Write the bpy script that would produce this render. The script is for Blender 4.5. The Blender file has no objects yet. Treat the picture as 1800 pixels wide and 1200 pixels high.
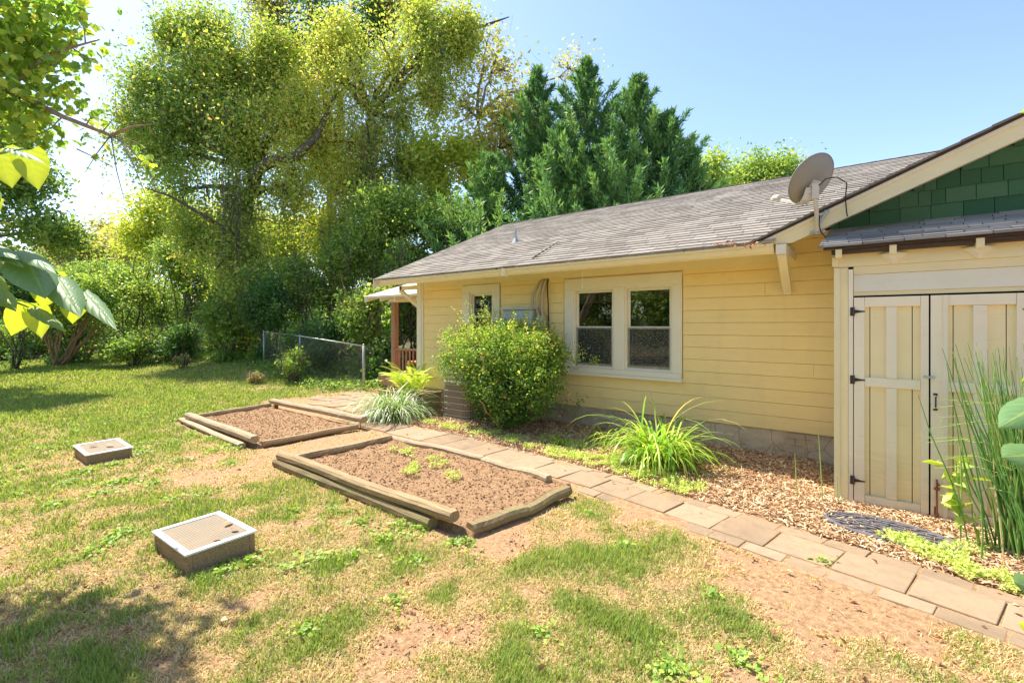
import bpy, math, random
import numpy as np
from mathutils import Vector, Matrix
R = math.radians
random.seed(7); rng = np.random.default_rng(11)
scene = bpy.context.scene
COL = scene.collection

# ------------------------------------------------------------------ camera
CAM_H = 1.6; CAM_D = 6.394; FPX = 830.0; CX0 = 900.0; HY0 = 571.0
CA, SA = 0.7874, 0.6166
cd = bpy.data.cameras.new("camera"); cam = bpy.data.objects.new("camera", cd); COL.objects.link(cam)
cam.location = (0, -CAM_D, CAM_H)
cam.rotation_euler = (R(90), 0, math.atan2(SA, CA))
cd.sensor_width = 36; cd.lens = 36*FPX/1800; cd.shift_y = -29/1800
cd.clip_start = 0.05; cd.clip_end = 2000
scene.camera = cam

# ------------------------------------------------------------------ light
SUN_DIR = Vector((-0.65, 0.025, 1.0)).normalized()
EL = math.asin(SUN_DIR.z); ROT = math.atan2(SUN_DIR.x, SUN_DIR.y)
w = bpy.data.worlds.new("World"); scene.world = w; w.use_nodes = True
nt = w.node_tree; nt.nodes.clear()
sky = nt.nodes.new("ShaderNodeTexSky"); sky.sky_type = 'NISHITA'; sky.sun_disc = False
sky.sun_elevation = EL; sky.sun_rotation = ROT
sky.air_density = 1.0; sky.dust_density = 0.8; sky.ozone_density = 1.0; sky.altitude = 300
bg = nt.nodes.new("ShaderNodeBackground"); bg.inputs[1].default_value = 0.142
out = nt.nodes.new("ShaderNodeOutputWorld")
nt.links.new(sky.outputs[0], bg.inputs[0]); nt.links.new(bg.outputs[0], out.inputs[0])
sd = bpy.data.lights.new("sun", 'SUN'); sd.energy = 4.7; sd.angle = R(0.5); sd.color = (1.0, 0.93, 0.80)
sun = bpy.data.objects.new("sun", sd); COL.objects.link(sun)
sun.rotation_euler = (-SUN_DIR).to_track_quat('-Z', 'Y').to_euler()
vs = scene.view_settings
vs.view_transform = 'Standard'; vs.look = 'None'; vs.gamma = 1.0; vs.exposure = 1.08
scene.cycles.max_bounces = 7; scene.cycles.diffuse_bounces = 4; scene.cycles.transparent_max_bounces = 8
scene.cycles.transmission_bounces = 4; scene.cycles.glossy_bounces = 3

# ------------------------------------------------------------------ helpers
def at(px, py, Z):
    """world point seen at photo pixel (px,py) at camera depth Z"""
    X = (px-CX0)/FPX*Z; u = -(py-HY0)/FPX*Z
    return Vector((CA*X-SA*Z, -CAM_D+SA*X+CA*Z, CAM_H+u))

def link(o, parent=None):
    COL.objects.link(o)
    if parent is not None: o.parent = parent
    return o
def tag(o, label=None, cat=None, group=None, kind=None):
    if label: o['label'] = label
    if cat: o['category'] = cat
    if group: o['group'] = group
    if kind: o['kind'] = kind
    return o
def empty(name, loc=(0, 0, 0), rz=0.0, label=None, cat=None, group=None):
    o = bpy.data.objects.new(name, None); o.location = loc; o.rotation_euler = (0, 0, rz)
    o.empty_display_size = 0.1
    link(o); return tag(o, label, cat, group)

class MB:
    def __init__(s): s.v = []; s.f = []; s.a = []; s.n = 0
    def add(s, verts, faces, att=0.5):
        b = len(s.v); s.v.extend([tuple(p) for p in verts])
        s.f.extend([tuple(i+b for i in f) for f in faces]); s.a.extend([att]*len(faces))
        return s
    def box(s, x0, x1, y0, y1, z0, z1, att=0.5, jit=0.0):
        P = [(x0,y0,z0),(x1,y0,z0),(x1,y1,z0),(x0,y1,z0),(x0,y0,z1),(x1,y0,z1),(x1,y1,z1),(x0,y1,z1)]
        if jit: P = [(x+random.uniform(-jit,jit), y+random.uniform(-jit,jit), z+random.uniform(-jit,jit)*0.4) for x,y,z in P]
        return s.add(P, [(0,3,2,1),(4,5,6,7),(0,1,5,4),(1,2,6,5),(2,3,7,6),(3,0,4,7)], att)
    def obox(s, c, ax, ay, az, att=0.5):
        c = Vector(c); ax = Vector(ax); ay = Vector(ay); az = Vector(az)
        P = [c+i*ax+j*ay+k*az for k in (-1,1) for (i,j) in ((-1,-1),(1,-1),(1,1),(-1,1))]
        return s.add(P, [(0,3,2,1),(4,5,6,7),(0,1,5,4),(1,2,6,5),(2,3,7,6),(3,0,4,7)], att)
    def beam(s, a, b, w, h, up=(0,0,1), att=0.5):
        a = Vector(a); b = Vector(b); d = (b-a); L = d.length; d.normalize(); up = Vector(up)
        sd_ = d.cross(up).normalized(); u = sd_.cross(d).normalized()
        return s.obox((a+b)/2, d*L/2, sd_*w/2, u*h/2, att)
    def tube(s, pts, r, n=6, att=0.5, cap=True):
        pts = [Vector(p) for p in pts]
        if not hasattr(r, '__len__'): r = [r]*len(pts)
        prev = None; rings = []
        V = []; Fc = []
        for i, p in enumerate(pts):
            d = (pts[min(i+1, len(pts)-1)]-pts[max(i-1, 0)])
            if d.length < 1e-9: d = Vector((0,0,1))
            d.normalize()
            if prev is None:
                ref = Vector((0,0,1)) if abs(d.z) < 0.9 else Vector((1,0,0)); u = d.cross(ref).normalized()
            else:
                u = (prev-d*prev.dot(d))
                if u.length < 1e-6: u = d.orthogonal()
                u.normalize()
            prev = u; v = d.cross(u)
            for k in range(n):
                a = 2*math.pi*k/n; V.append(p+(u*math.cos(a)+v*math.sin(a))*r[i])
        for i in range(len(pts)-1):
            for k in range(n):
                Fc.append((i*n+k, i*n+(k+1)%n, (i+1)*n+(k+1)%n, (i+1)*n+k))
        if cap:
            Fc.append(tuple(range(n))[::-1]); Fc.append(tuple((len(pts)-1)*n+k for k in range(n)))
        return s.add(V, Fc, att)
    def prism(s, poly, axis, a0, a1, att=0.5):
        """poly: list of 2D; axis 'x': (y,z) extruded over x; 'y': (x,z); 'z': (x,y)"""
        n = len(poly); V = []
        for a in (a0, a1):
            for (p, q) in poly:
                V.append({'x': (a,p,q), 'y': (p,a,q), 'z': (p,q,a)}[axis])
        Fc = [tuple(range(n))[::-1], tuple(range(n, 2*n))]+[(i, (i+1)%n, n+(i+1)%n, n+i) for i in range(n)]
        return s.add(V, Fc, att)
    def build(s, name, mat, parent=None, smooth=False, bevel=0.0):
        me = bpy.data.meshes.new(name); me.from_pydata(s.v, [], s.f)
        me.materials.append(mat)
        at_ = me.attributes.new('rnd', 'FLOAT', 'FACE'); at_.data.foreach_set('value', np.array(s.a, dtype=np.float32))
        o = bpy.data.objects.new(name, me); link(o, parent)
        import bmesh
        bm = bmesh.new(); bm.from_mesh(me); bmesh.ops.recalc_face_normals(bm, faces=bm.faces)
        bm.to_mesh(me); bm.free()
        if smooth: me.polygons.foreach_set('use_smooth', [True]*len(me.polygons))
        if bevel:
            m = o.modifiers.new('bevel', 'BEVEL'); m.width = bevel; m.segments = 2; m.limit_method = 'ANGLE'
        me.update(); return o

def np_mesh(name, V, Q, mat, rnd=None, parent=None, smooth=False, T=None):
    """fast quad (and tri) mesh from numpy arrays"""
    me = bpy.data.meshes.new(name)
    V = np.asarray(V, dtype=np.float32); nq = len(Q); ntri = 0 if T is None else len(T)
    me.vertices.add(len(V)); me.vertices.foreach_set('co', V.ravel())
    idx = np.asarray(Q, dtype=np.int32).ravel()
    starts = np.arange(nq, dtype=np.int32)*4
    if ntri:
        idx = np.concatenate([idx, np.asarray(T, dtype=np.int32).ravel()])
        starts = np.concatenate([starts, nq*4+np.arange(ntri, dtype=np.int32)*3])
    me.loops.add(len(idx)); me.loops.foreach_set('vertex_index', idx)
    me.polygons.add(nq+ntri); me.polygons.foreach_set('loop_start', starts)
    me.update(calc_edges=True)
    if rnd is not None:
        a = me.attributes.new('rnd', 'FLOAT', 'FACE'); a.data.foreach_set('value', np.asarray(rnd, dtype=np.float32))
    if smooth: me.polygons.foreach_set('use_smooth', np.ones(nq+ntri, dtype=bool))
    me.materials.append(mat)
    o = bpy.data.objects.new(name, me); link(o, parent); return o

# value noise
_G = np.random.default_rng(5).random((256, 256))
def vnoise(x, y, s=1.0, ox=0.0):
    x = np.asarray(x)*s+37.3+ox; y = np.asarray(y)*s+91.7+ox*1.7
    xi = np.floor(x).astype(int); yi = np.floor(y).astype(int); fx = x-xi; fy = y-yi
    fx = fx*fx*(3-2*fx); fy = fy*fy*(3-2*fy)
    g = lambda i, j: _G[i % 256, j % 256]
    return (g(xi,yi)*(1-fx)+g(xi+1,yi)*fx)*(1-fy)+(g(xi,yi+1)*(1-fx)+g(xi+1,yi+1)*fx)*fy
def fbm(x, y, s=1.0, o=4, ox=0.0):
    r = 0; a = 0.5; t = 0
    for k in range(o): r = r+a*vnoise(x, y, s, ox+k*13.1); t += a; a *= 0.5; s *= 2.03
    return r/t
def sstep(a, b, x): t = np.clip((x-a)/(b-a), 0, 1); return t*t*(3-2*t)

# ------------------------------------------------------------------ materials
class NT:
    def __init__(s, name):
        s.m = bpy.data.materials.new(name); s.m.use_nodes = True; s.t = s.m.node_tree; s.t.nodes.clear()
        s.out = s.n('ShaderNodeOutputMaterial')
    def n(s, typ, **kw):
        nd = s.t.nodes.new(typ)
        for k, v in kw.items(): setattr(nd, k, v)
        return nd
    def l(s, a, b): s.t.links.new(a, b)
    def ramp(s, fac, stops, interp='LINEAR'):
        r = s.n('ShaderNodeValToRGB'); r.color_ramp.interpolation = interp
        while len(r.color_ramp.elements) < len(stops): r.color_ramp.elements.new(0.5)
        for e, (p, c) in zip(r.color_ramp.elements, stops): e.position = p; e.color = (*c, 1) if len(c) == 3 else c
        s.l(fac, r.inputs[0]); return r.outputs[0]
    def noise(s, scale=5, detail=4, rough=0.55, vec=None, sc3=None, dim='3D'):
        t = s.n('ShaderNodeTexNoise'); t.inputs['Scale'].default_value = scale; t.inputs['Detail'].default_value = detail
        t.inputs['Roughness'].default_value = rough
        if vec is None: vec = s.n('ShaderNodeTexCoord').outputs['Object']
        if sc3:
            mp = s.n('ShaderNodeMapping'); mp.inputs['Scale'].default_value = sc3; s.l(vec, mp.inputs[0]); vec = mp.outputs[0]
        s.l(vec, t.inputs['Vector']); return t.outputs['Fac']
    def mix(s, f, a, b, mode='MIX'):
        m = s.n('ShaderNodeMix', data_type='RGBA', blend_type=mode)
        for inp, v in ((m.inputs[0], f), (m.inputs[6], a), (m.inputs[7], b)):
            if isinstance(v, (int, float)): inp.default_value = v
            elif isinstance(v, tuple): inp.default_value = (*v, 1) if len(v) == 3 else v
            else: s.l(v, inp)
        return m.outputs[2]
    def math(s, op, a, b=0.5, c=None):
        m = s.n('ShaderNodeMath', operation=op)
        for inp, v in zip(m.inputs, (a, b, c)):
            if v is None: continue
            if isinstance(v, (int, float)): inp.default_value = v
            else: s.l(v, inp)
        return m.outputs[0]
    def attr(s, name='rnd'):
        a = s.n('ShaderNodeAttribute', attribute_name=name); return a.outputs['Fac']
    def bump(s, h, strength=0.3, dist=0.01):
        b = s.n('ShaderNodeBump'); b.inputs['Strength'].default_value = strength; b.inputs['Distance'].default_value = dist
        s.l(h, b.inputs['Height']); return b.outputs[0]
    def bsdf(s, col, rough=0.8, normal=None, metal=0.0, spec=0.4):
        b = s.n('ShaderNodeBsdfPrincipled')
        if isinstance(col, tuple): b.inputs['Base Color'].default_value = (*col, 1)
        else: s.l(col, b.inputs['Base Color'])
        if isinstance(rough, (int, float)): b.inputs['Roughness'].default_value = rough
        else: s.l(rough, b.inputs['Roughness'])
        b.inputs['Metallic'].default_value = metal; b.inputs['Specular IOR Level'].default_value = spec
        if normal is not None: s.l(normal, b.inputs['Normal'])
        s.l(b.outputs[0], s.out.inputs[0]); return b

def mul(c, k): return tuple(min(1, x*k) for x in c)
def paint(name, col, dirt=(0.30, 0.24, 0.15), amt=0.35, rough=0.55, scale=3.0, var=0.10, grain=(2, 30, 30), splash=0.0):
    m = NT(name)
    n1 = m.noise(scale, 5, 0.6); n2 = m.noise(18, 6, 0.7, sc3=(0.25, 1, 1.6)); a = m.attr()
    c = m.mix(n1, mul(col, 1-var), mul(col, 1+var*0.6))
    c = m.mix(m.ramp(a, [(0, (0,0,0)), (1, (1,1,1))]), c, m.mix(1.0, c, (0.93, 0.94, 0.95), 'MULTIPLY'))
    mask = m.ramp(n2, [(0.60, (0,0,0)), (0.78, (1,1,1))])
    mm = m.math('MULTIPLY', mask, amt)
    c = m.mix(mm, c, dirt)
    if splash:
        sp = m.n('ShaderNodeSeparateXYZ'); m.l(m.n('ShaderNodeNewGeometry').outputs['Position'], sp.inputs[0])
        zz = m.math('MULTIPLY_ADD', n2, 0.9, sp.outputs[2]); k = m.ramp(zz, [(0.55, (1,1,1)), (1.15, (0,0,0))]); c = m.mix(m.math('MULTIPLY', k, splash), c, dirt)
        sk = m.noise(5, 4, 0.6, sc3=(0.8, 1, 0.12)); c = m.mix(m.math('MULTIPLY', m.ramp(sk, [(0.55, (0,0,0)), (0.75, (1,1,1))]), 0.22), c, (0.62, 0.50, 0.27))
    gr = m.noise(6, 5, 0.7, sc3=grain)
    m.bsdf(c, rough, m.bump(gr, 0.25, 0.004)); return m.m
def mul(c, k): return tuple(min(1, x*k) for x in c)
def wood(name, dark, light, grain=(1, 18, 18), rough=0.85, scale=3, green=None):
    m = NT(name)
    g = m.noise(scale, 7, 0.7, sc3=grain); big = m.noise(2.2, 3)
    c = m.ramp(g, [(0.25, dark), (0.5, tuple((a+b)/2 for a, b in zip(dark, light))), (0.72, light)])
    c = m.mix(m.ramp(m.noise(scale*1.3, 5, 0.7, sc3=tuple(g_*1.6 for g_ in grain)), [(0.60, (0,0,0)), (0.68, (0.8,0.8,0.8))]), c, mul(dark, 0.35))
    if green: c = m.mix(m.ramp(big, [(0.45, (0,0,0)), (0.7, (1,1,1))]), c, green)
    m.bsdf(c, rough, m.bump(g, 0.8, 0.012)); return m.m
def plain(name, col, rough=0.5, metal=0.0, var=0.15, scale=12, bump=0.1):
    m = NT(name); n = m.noise(scale, 5, 0.6)
    m.bsdf(m.mix(n, mul(col, 1-var), mul(col, 1+var)), rough, m.bump(n, bump, 0.003), metal); return m.m
LEAFK = 1.7
def leafmat(name, stops, trans=0.45, rough=0.45, tint=(1.3, 1.2, 0.6), spec=0.35, K=None):
    """stops over per-leaf random attribute"""
    m = NT(name); a = m.attr(); stops = [(p, tuple(min(0.8, v*(K or LEAFK)) for v in c_)) for p, c_ in stops]; c = m.ramp(a, stops)
    geo = m.noise(0.9, 2); c = m.mix(m.math('MULTIPLY', geo, 0.35), c, m.mix(1.0, c, (0.75, 0.85, 0.7), 'MULTIPLY'))
    b = m.n('ShaderNodeBsdfPrincipled'); m.l(c, b.inputs['Base Color']); b.inputs['Roughness'].default_value = rough
    b.inputs['Specular IOR Level'].default_value = spec
    t = m.n('ShaderNodeBsdfTranslucent')
    tc = m.mix(1.0, c, (tint[0]*1.0, tint[1]*1.0, tint[2]*1.0), 'MULTIPLY'); m.l(tc, t.inputs[0])
    ms = m.n('ShaderNodeMixShader'); ms.inputs[0].default_value = trans
    m.l(b.outputs[0], ms.inputs[1]); m.l(t.outputs[0], ms.inputs[2]); m.l(ms.outputs[0], m.out.inputs[0]); return m.m

M = {}
M['siding'] = paint('yellow_siding', (0.95, 0.73, 0.33), dirt=(0.46, 0.36, 0.21), amt=0.26, splash=0.35)
M['trim'] = paint('cream_trim', (0.85, 0.785, 0.62), dirt=(0.42, 0.36, 0.26), amt=0.30)
M['trim_yellow'] = paint('pale_yellow_trim', (0.86, 0.75, 0.46), dirt=(0.45, 0.36, 0.2), amt=0.25)
M['gutter'] = paint('gutter_paint', (0.86, 0.74, 0.47), dirt=(0.35, 0.24, 0.10), amt=0.55, rough=0.4)
M['shed_board'] = paint('shed_yellow_boards', (0.95, 0.80, 0.47), dirt=(0.45, 0.32, 0.18), amt=0.2, grain=(30, 30, 2), splash=0.25)
M['shed_white'] = paint('shed_white_boards', (0.92, 0.82, 0.62), dirt=(0.45, 0.33, 0.22), amt=0.25, grain=(30, 30, 2), splash=0.3)
M['dark_wood'] = wood('dark_fascia_wood', (0.03, 0.022, 0.018), (0.12, 0.08, 0.06))
M['dark'] = plain('dark_gap', (0.01, 0.01, 0.01), 0.9)
def _found():
    m = NT('rough_foundation'); n = m.noise(3, 6, 0.65); n2 = m.noise(14, 5, 0.6)
    br = m.n('ShaderNodeTexBrick'); tc = m.n('ShaderNodeTexCoord'); mp = m.n('ShaderNodeMapping')
    mp.inputs['Rotation'].default_value = (R(90), 0, 0); m.l(tc.outputs['Object'], mp.inputs[0])
    wn = m.n('ShaderNodeTexNoise'); wn.inputs['Scale'].default_value = 5; m.l(tc.outputs['Object'], wn.inputs[0])
    va = m.n('ShaderNodeVectorMath', operation='MULTIPLY_ADD'); va.inputs[1].default_value = (0.07, 0.07, 0.07)
    m.l(wn.outputs['Color'], va.inputs[0]); m.l(mp.outputs[0], va.inputs[2]); m.l(va.outputs[0], br.inputs['Vector'])
    br.inputs['Scale'].default_value = 1.0; br.inputs['Brick Width'].default_value = 0.21; br.inputs['Row Height'].default_value = 0.075
    br.inputs['Mortar Size'].default_value = 0.006; br.inputs['Mortar Smooth'].default_value = 0.4
    br.inputs['Color1'].default_value = (0.44, 0.33, 0.22, 1); br.inputs['Color2'].default_value = (0.54, 0.43, 0.30, 1)
    br.inputs['Mortar'].default_value = (0.24, 0.18, 0.13, 1)
    flat = m.ramp(n, [(0.3, (0.34, 0.25, 0.17)), (0.5, (0.52, 0.41, 0.285)), (0.7, (0.62, 0.51, 0.37))])
    c = m.mix(m.ramp(n, [(0.36, (0.2,0.2,0.2)), (0.52, (1,1,1))]), br.outputs['Color'], flat)
    vo = m.n('ShaderNodeTexVoronoi', feature='DISTANCE_TO_EDGE'); vo.inputs['Scale'].default_value = 3.6; m.l(va.outputs[0], vo.inputs['Vector'])
    crk = m.ramp(vo.outputs['Distance'], [(0.0, (1,1,1)), (0.018, (0,0,0))]); c = m.mix(m.math('MULTIPLY', crk, m.math('MULTIPLY', n2, 0.55)), c, (0.10, 0.07, 0.05))
    h = m.math('ADD', m.math('MULTIPLY', n2, 0.8), m.math('MULTIPLY', crk, -0.35))
    m.bsdf(c, 0.95, m.bump(h, 0.9, 0.02)); return m.m
M['foundation'] = _found()
def _shing(name, stops, sc=260):
    m = NT(name); a = m.attr(); c = m.ramp(a, stops); g = m.noise(sc, 2, 0.9); st = m.noise(1.1, 4, 0.6)
    c = m.mix(m.math('MULTIPLY', g, 0.55), c, m.mix(1.0, c, (0.35, 0.35, 0.36), 'MULTIPLY'))
    c = m.mix(m.ramp(st, [(0.45, (0,0,0)), (0.75, (0.35,0.35,0.35))]), c, m.mix(1.0, c, (0.75, 0.68, 0.62), 'MULTIPLY'))
    m.bsdf(c, 0.95, m.bump(g, 0.5, 0.003)); return m.m
M['shingle'] = _shing('grey_brown_shingles', [(0, (0.25, 0.215, 0.18)), (0.5, (0.345, 0.30, 0.255)), (1, (0.43, 0.38, 0.325))])
M['shingle_shed'] = _shing('grey_shed_shingles', [(0, (0.24, 0.225, 0.215)), (1, (0.46, 0.43, 0.41))])
M['green'] = _shing('green_gable_shingles', [(0, (0.07, 0.20, 0.11)), (0.5, (0.10, 0.26, 0.145)), (1, (0.14, 0.31, 0.18))], 60)
def _glass():
    m = NT('window_glass')
    g = m.n('ShaderNodeBsdfGlossy'); g.inputs['Roughness'].default_value = 0.02; g.inputs[0].default_value = (0.9, 0.92, 0.9, 1)
    t = m.n('ShaderNodeBsdfTransparent'); t.inputs[0].default_value = (0.62, 0.62, 0.58, 1)
    fr = m.n('ShaderNodeFresnel'); fr.inputs[0].default_value = 1.6
    f2 = m.math('ADD', m.math('MULTIPLY', fr.outputs[0], 0.8), 0.07)
    wv = m.noise(3, 2); fr_n = m.bump(wv, 0.03, 0.02); m.l(fr_n, g.inputs['Normal'])
    ms = m.n('ShaderNodeMixShader'); m.l(f2, ms.inputs[0]); m.l(t.outputs[0], ms.inputs[1]); m.l(g.outputs[0], ms.inputs[2])
    m.l(ms.outputs[0], m.out.inputs[0]); return m.m
M['glass'] = _glass()
def _screen():
    m = NT('insect_screen'); n = m.noise(70, 3, 0.8); n2 = m.noise(22, 3, 0.6)
    d = m.n('ShaderNodeBsdfDiffuse'); m.l(m.ramp(n, [(0.45, (0.03, 0.03, 0.028)), (0.58, (0.20, 0.21, 0.18)), (0.70, (0.62, 0.63, 0.56))]), d.inputs[0])
    t = m.n('ShaderNodeBsdfTransparent'); ms = m.n('ShaderNodeMixShader')
    f = m.math('ADD', m.math('MULTIPLY', n2, 0.5), 0.25); m.l(f, ms.inputs[0])
    m.l(t.outputs[0], ms.inputs[1]); m.l(d.outputs[0], ms.inputs[2]); m.l(ms.outputs[0], m.out.inputs[0]); return m.m
M['screen'] = _screen()
M['blind'] = plain('blind_cloth', (0.55, 0.48, 0.34), 0.8)
M['metal'] = plain('galvanised_metal', (0.45, 0.45, 0.43), 0.4, 0.7)
M['dish'] = plain('dish_grey', (0.27, 0.26, 0.235), 0.5, 0.0, 0.12, 5)
M['dish_arm'] = plain('dish_arm_beige', (0.62, 0.57, 0.48), 0.5)
M['black'] = plain('black_rubber', (0.018, 0.018, 0.018), 0.5)
M['iron'] = plain('dark_iron', (0.06, 0.05, 0.045), 0.5, 0.5)
M['rust'] = plain('rusty_iron', (0.26, 0.09, 0.045), 0.9, 0.1, 0.4)
M['ac'] = plain('ac_brown', (0.22, 0.17, 0.125), 0.6)
M['ac_grille'] = plain('ac_wire', (0.50, 0.44, 0.36), 0.5)
M['box_grey'] = plain('panel_grey', (0.50, 0.53, 0.53), 0.5, 0.1, 0.15)
M['conduit'] = plain('conduit_grey', (0.52, 0.45, 0.33), 0.5)
M['timber'] = wood('weathered_timber', (0.15, 0.09, 0.045), (0.56, 0.40, 0.215), (1.2, 22, 22))
M['timber_pale'] = wood('pale_timber', (0.22, 0.15, 0.09), (0.62, 0.48, 0.31), (1.2, 22, 22))
M['timber_green'] = wood('mossy_timber', (0.12, 0.085, 0.04), (0.38, 0.28, 0.14), (1.2, 22, 22), green=(0.26, 0.22, 0.09))
M['planter_wood'] = wood('planter_wood', (0.28, 0.18, 0.11), (0.58, 0.41, 0.26), (2, 20, 20))
M['boxwood_wood'] = wood('box_side_wood', (0.20, 0.125, 0.06), (0.50, 0.34, 0.19), (2, 26, 26))
M['post_red'] = wood('red_brown_post', (0.30, 0.16, 0.10), (0.50, 0.31, 0.21), (14, 14, 1))
M['orange_wood'] = wood('orange_wood', (0.55, 0.24, 0.08), (0.72, 0.36, 0.13), (2, 14, 14))
M['bark'] = wood('grey_brown_bark', (0.05, 0.038, 0.03), (0.21, 0.165, 0.13), (10, 10, 2), scale=2)
M['bark_pale'] = wood('pale_bark', (0.16, 0.12, 0.09), (0.42, 0.33, 0.25), (10, 10, 2), scale=2)
M['bark_tan'] = wood('tan_stem', (0.30, 0.17, 0.09), (0.55, 0.36, 0.22), (14, 14, 2), scale=2)
M['white_frame'] = paint('white_cover_frame', (0.85, 0.84, 0.82), amt=0.25)
def _mesh_top():
    m = NT('screened_cover'); tc = m.n('ShaderNodeTexCoord'); sep = m.n('ShaderNodeSeparateXYZ'); m.l(tc.outputs['Object'], sep.inputs[0])
    gx = m.math('SINE', m.math('MULTIPLY', sep.outputs[0], 380.0), 0); gy = m.math('SINE', m.math('MULTIPLY', sep.outputs[1], 380.0), 0)
    k = m.math('MAXIMUM', gx, gy); n = m.noise(6, 5, 0.7)
    c = m.mix(m.ramp(k, [(0.2, (0,0,0)), (0.9, (1,1,1))]), (0.16, 0.125, 0.085), (0.30, 0.245, 0.18))
    c = m.mix(m.ramp(n, [(0.4, (0,0,0)), (0.72, (1,1,1))]), c, (0.30, 0.215, 0.13))
    m.bsdf(c, 0.8, m.bump(k, 0.3, 0.002)); return m.m
M['mesh_top'] = _mesh_top()
def _concrete():
    m = NT('path_pavers'); a = m.attr(); n = m.noise(2.2, 5, 0.6); g = m.noise(150, 3, 0.8); b2 = m.noise(9, 6, 0.75)
    c = m.ramp(a, [(0, (0.27, 0.195, 0.125)), (0.5, (0.345, 0.255, 0.165)), (1, (0.42, 0.315, 0.21))])
    c = m.mix(m.ramp(n, [(0.35, (0,0,0)), (0.7, (0.7,0.7,0.7))]), c, (0.46, 0.31, 0.19))
    c = m.mix(m.ramp(b2, [(0.46, (0,0,0)), (0.75, (0.6,0.6,0.6))]), c, (0.22, 0.15, 0.10))
    c = m.mix(m.math('MULTIPLY', g, 0.5), c, m.mix(1.0, c, (0.6, 0.58, 0.55), 'MULTIPLY'))
    m.bsdf(c, 0.95, m.bump(m.math('ADD', g, b2), 0.5, 0.004)); return m.m
M['paver'] = _concrete()
def _ground():
    m = NT('yard_ground'); d = m.attr('grass'); f = m.attr('forest')
    n1 = m.noise(1.3, 6, 0.65); n2 = m.noise(26, 6, 0.75); n3 = m.noise(110, 4, 0.8)
    dirt = m.ramp(n2, [(0.28, (0.17, 0.085, 0.045)), (0.44, (0.37, 0.205, 0.10)), (0.60, (0.53, 0.325, 0.175)), (0.8, (0.66, 0.45, 0.265))])
    dirt = m.mix(m.ramp(n3, [(0.5, (0,0,0)), (0.8, (0.8,0.8,0.8))]), dirt, (0.68, 0.50, 0.31))
    gr = m.ramp(n2, [(0.3, (0.13, 0.10, 0.035)), (0.5, (0.27, 0.215, 0.085)), (0.7, (0.44, 0.335, 0.17))])
    msk = m.math('ADD', m.math('MULTIPLY', d, 0.8), m.math('MULTIPLY', m.math('SUBTRACT', n2, 0.5), 0.9))
    c = m.mix(m.ramp(msk, [(0.25, (0,0,0)), (0.7, (1,1,1))]), dirt, gr)
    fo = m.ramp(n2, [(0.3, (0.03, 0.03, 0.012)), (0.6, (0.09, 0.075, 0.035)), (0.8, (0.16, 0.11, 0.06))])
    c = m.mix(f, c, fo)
    m.bsdf(c, 0.97, m.bump(m.math('ADD', n2, m.math('MULTIPLY', n3, 0.5)), 0.9, 0.02)); return m.m
M['ground'] = _ground()
def _soil():
    m = NT('bed_soil'); n2 = m.noise(20, 6, 0.75); n3 = m.noise(90, 4, 0.8); a = m.attr()
    c = m.ramp(n2, [(0.3, (0.15, 0.08, 0.035)), (0.5, (0.33, 0.19, 0.095)), (0.75, (0.52, 0.33, 0.18))])
    c = m.mix(m.ramp(n3, [(0.5, (0,0,0)), (0.8, (0.7,0.7,0.7))]), c, (0.60, 0.41, 0.27))
    m.bsdf(c, 0.98, m.bump(m.math('ADD', n2, n3), 0.8, 0.015)); return m.m
M['soil'] = _soil()
def _rampmat(name, stops, rough=0.9):
    m = NT(name); c = m.ramp(m.attr(), stops); n = m.noise(60, 3); c = m.mix(m.math('MULTIPLY', n, 0.4), c, m.mix(1.0, c, (0.6,0.55,0.5), 'MULTIPLY'))
    m.bsdf(c, rough); return m.m
M['chips'] = _rampmat('wood_chip_mulch', [(0, (0.24, 0.11, 0.055)), (0.3, (0.50, 0.27, 0.13)), (0.55, (0.70, 0.46, 0.25)), (1, (0.88, 0.72, 0.48))])
M['mulch_base'] = _rampmat('mulch_base', [(0, (0.25, 0.13, 0.07)), (1, (0.35, 0.2, 0.11))])
M['litter'] = leafmat('dry_leaf_litter', [(0, (0.13, 0.06, 0.035)), (0.5, (0.28, 0.13, 0.065)), (1, (0.46, 0.33, 0.19))], 0.2, 0.6, (1.2, 0.9, 0.6))
GRN = [(0, (0.13, 0.19, 0.045)), (0.3, (0.22, 0.28, 0.07)), (0.55, (0.34, 0.37, 0.11)), (0.60, (0.24, 0.155, 0.075)), (0.72, (0.42, 0.31, 0.16)), (1, (0.54, 0.425, 0.25))]
M['grass'] = leafmat('lawn_grass', GRN, 0.4, 0.6, (1.2, 1.15, 0.6), 0.2)
M['clover'] = leafmat('weed_leaves', [(0, (0.12, 0.20, 0.035)), (0.6, (0.22, 0.31, 0.055)), (1, (0.36, 0.42, 0.09))], 0.35, 0.5, (1.2, 1.2, 0.4))
M['sedum'] = leafmat('lime_groundcover', [(0, (0.26, 0.34, 0.07)), (0.6, (0.39, 0.45, 0.12)), (1, (0.47, 0.47, 0.18))], 0.3, 0.6)
M['leaf_vine'] = leafmat('vine_leaves', [(0, (0.07, 0.14, 0.045)), (0.3, (0.14, 0.22, 0.055)), (0.6, (0.29, 0.34, 0.08)), (0.85, (0.44, 0.41, 0.11)), (1, (0.50, 0.30, 0.12))], 0.5, K=1.9)
M['leaf_yellow'] = leafmat('yellow_green_leaves', [(0, (0.17, 0.24, 0.05)), (0.5, (0.32, 0.38, 0.07)), (0.85, (0.48, 0.46, 0.10)), (1, (0.52, 0.34, 0.10))], 0.55)
M['leaf_orange'] = leafmat('orange_brown_leaves', [(0, (0.18, 0.22, 0.07)), (0.55, (0.35, 0.34, 0.12)), (0.9, (0.42, 0.32, 0.14)), (1, (0.44, 0.24, 0.13))], 0.5)
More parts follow.
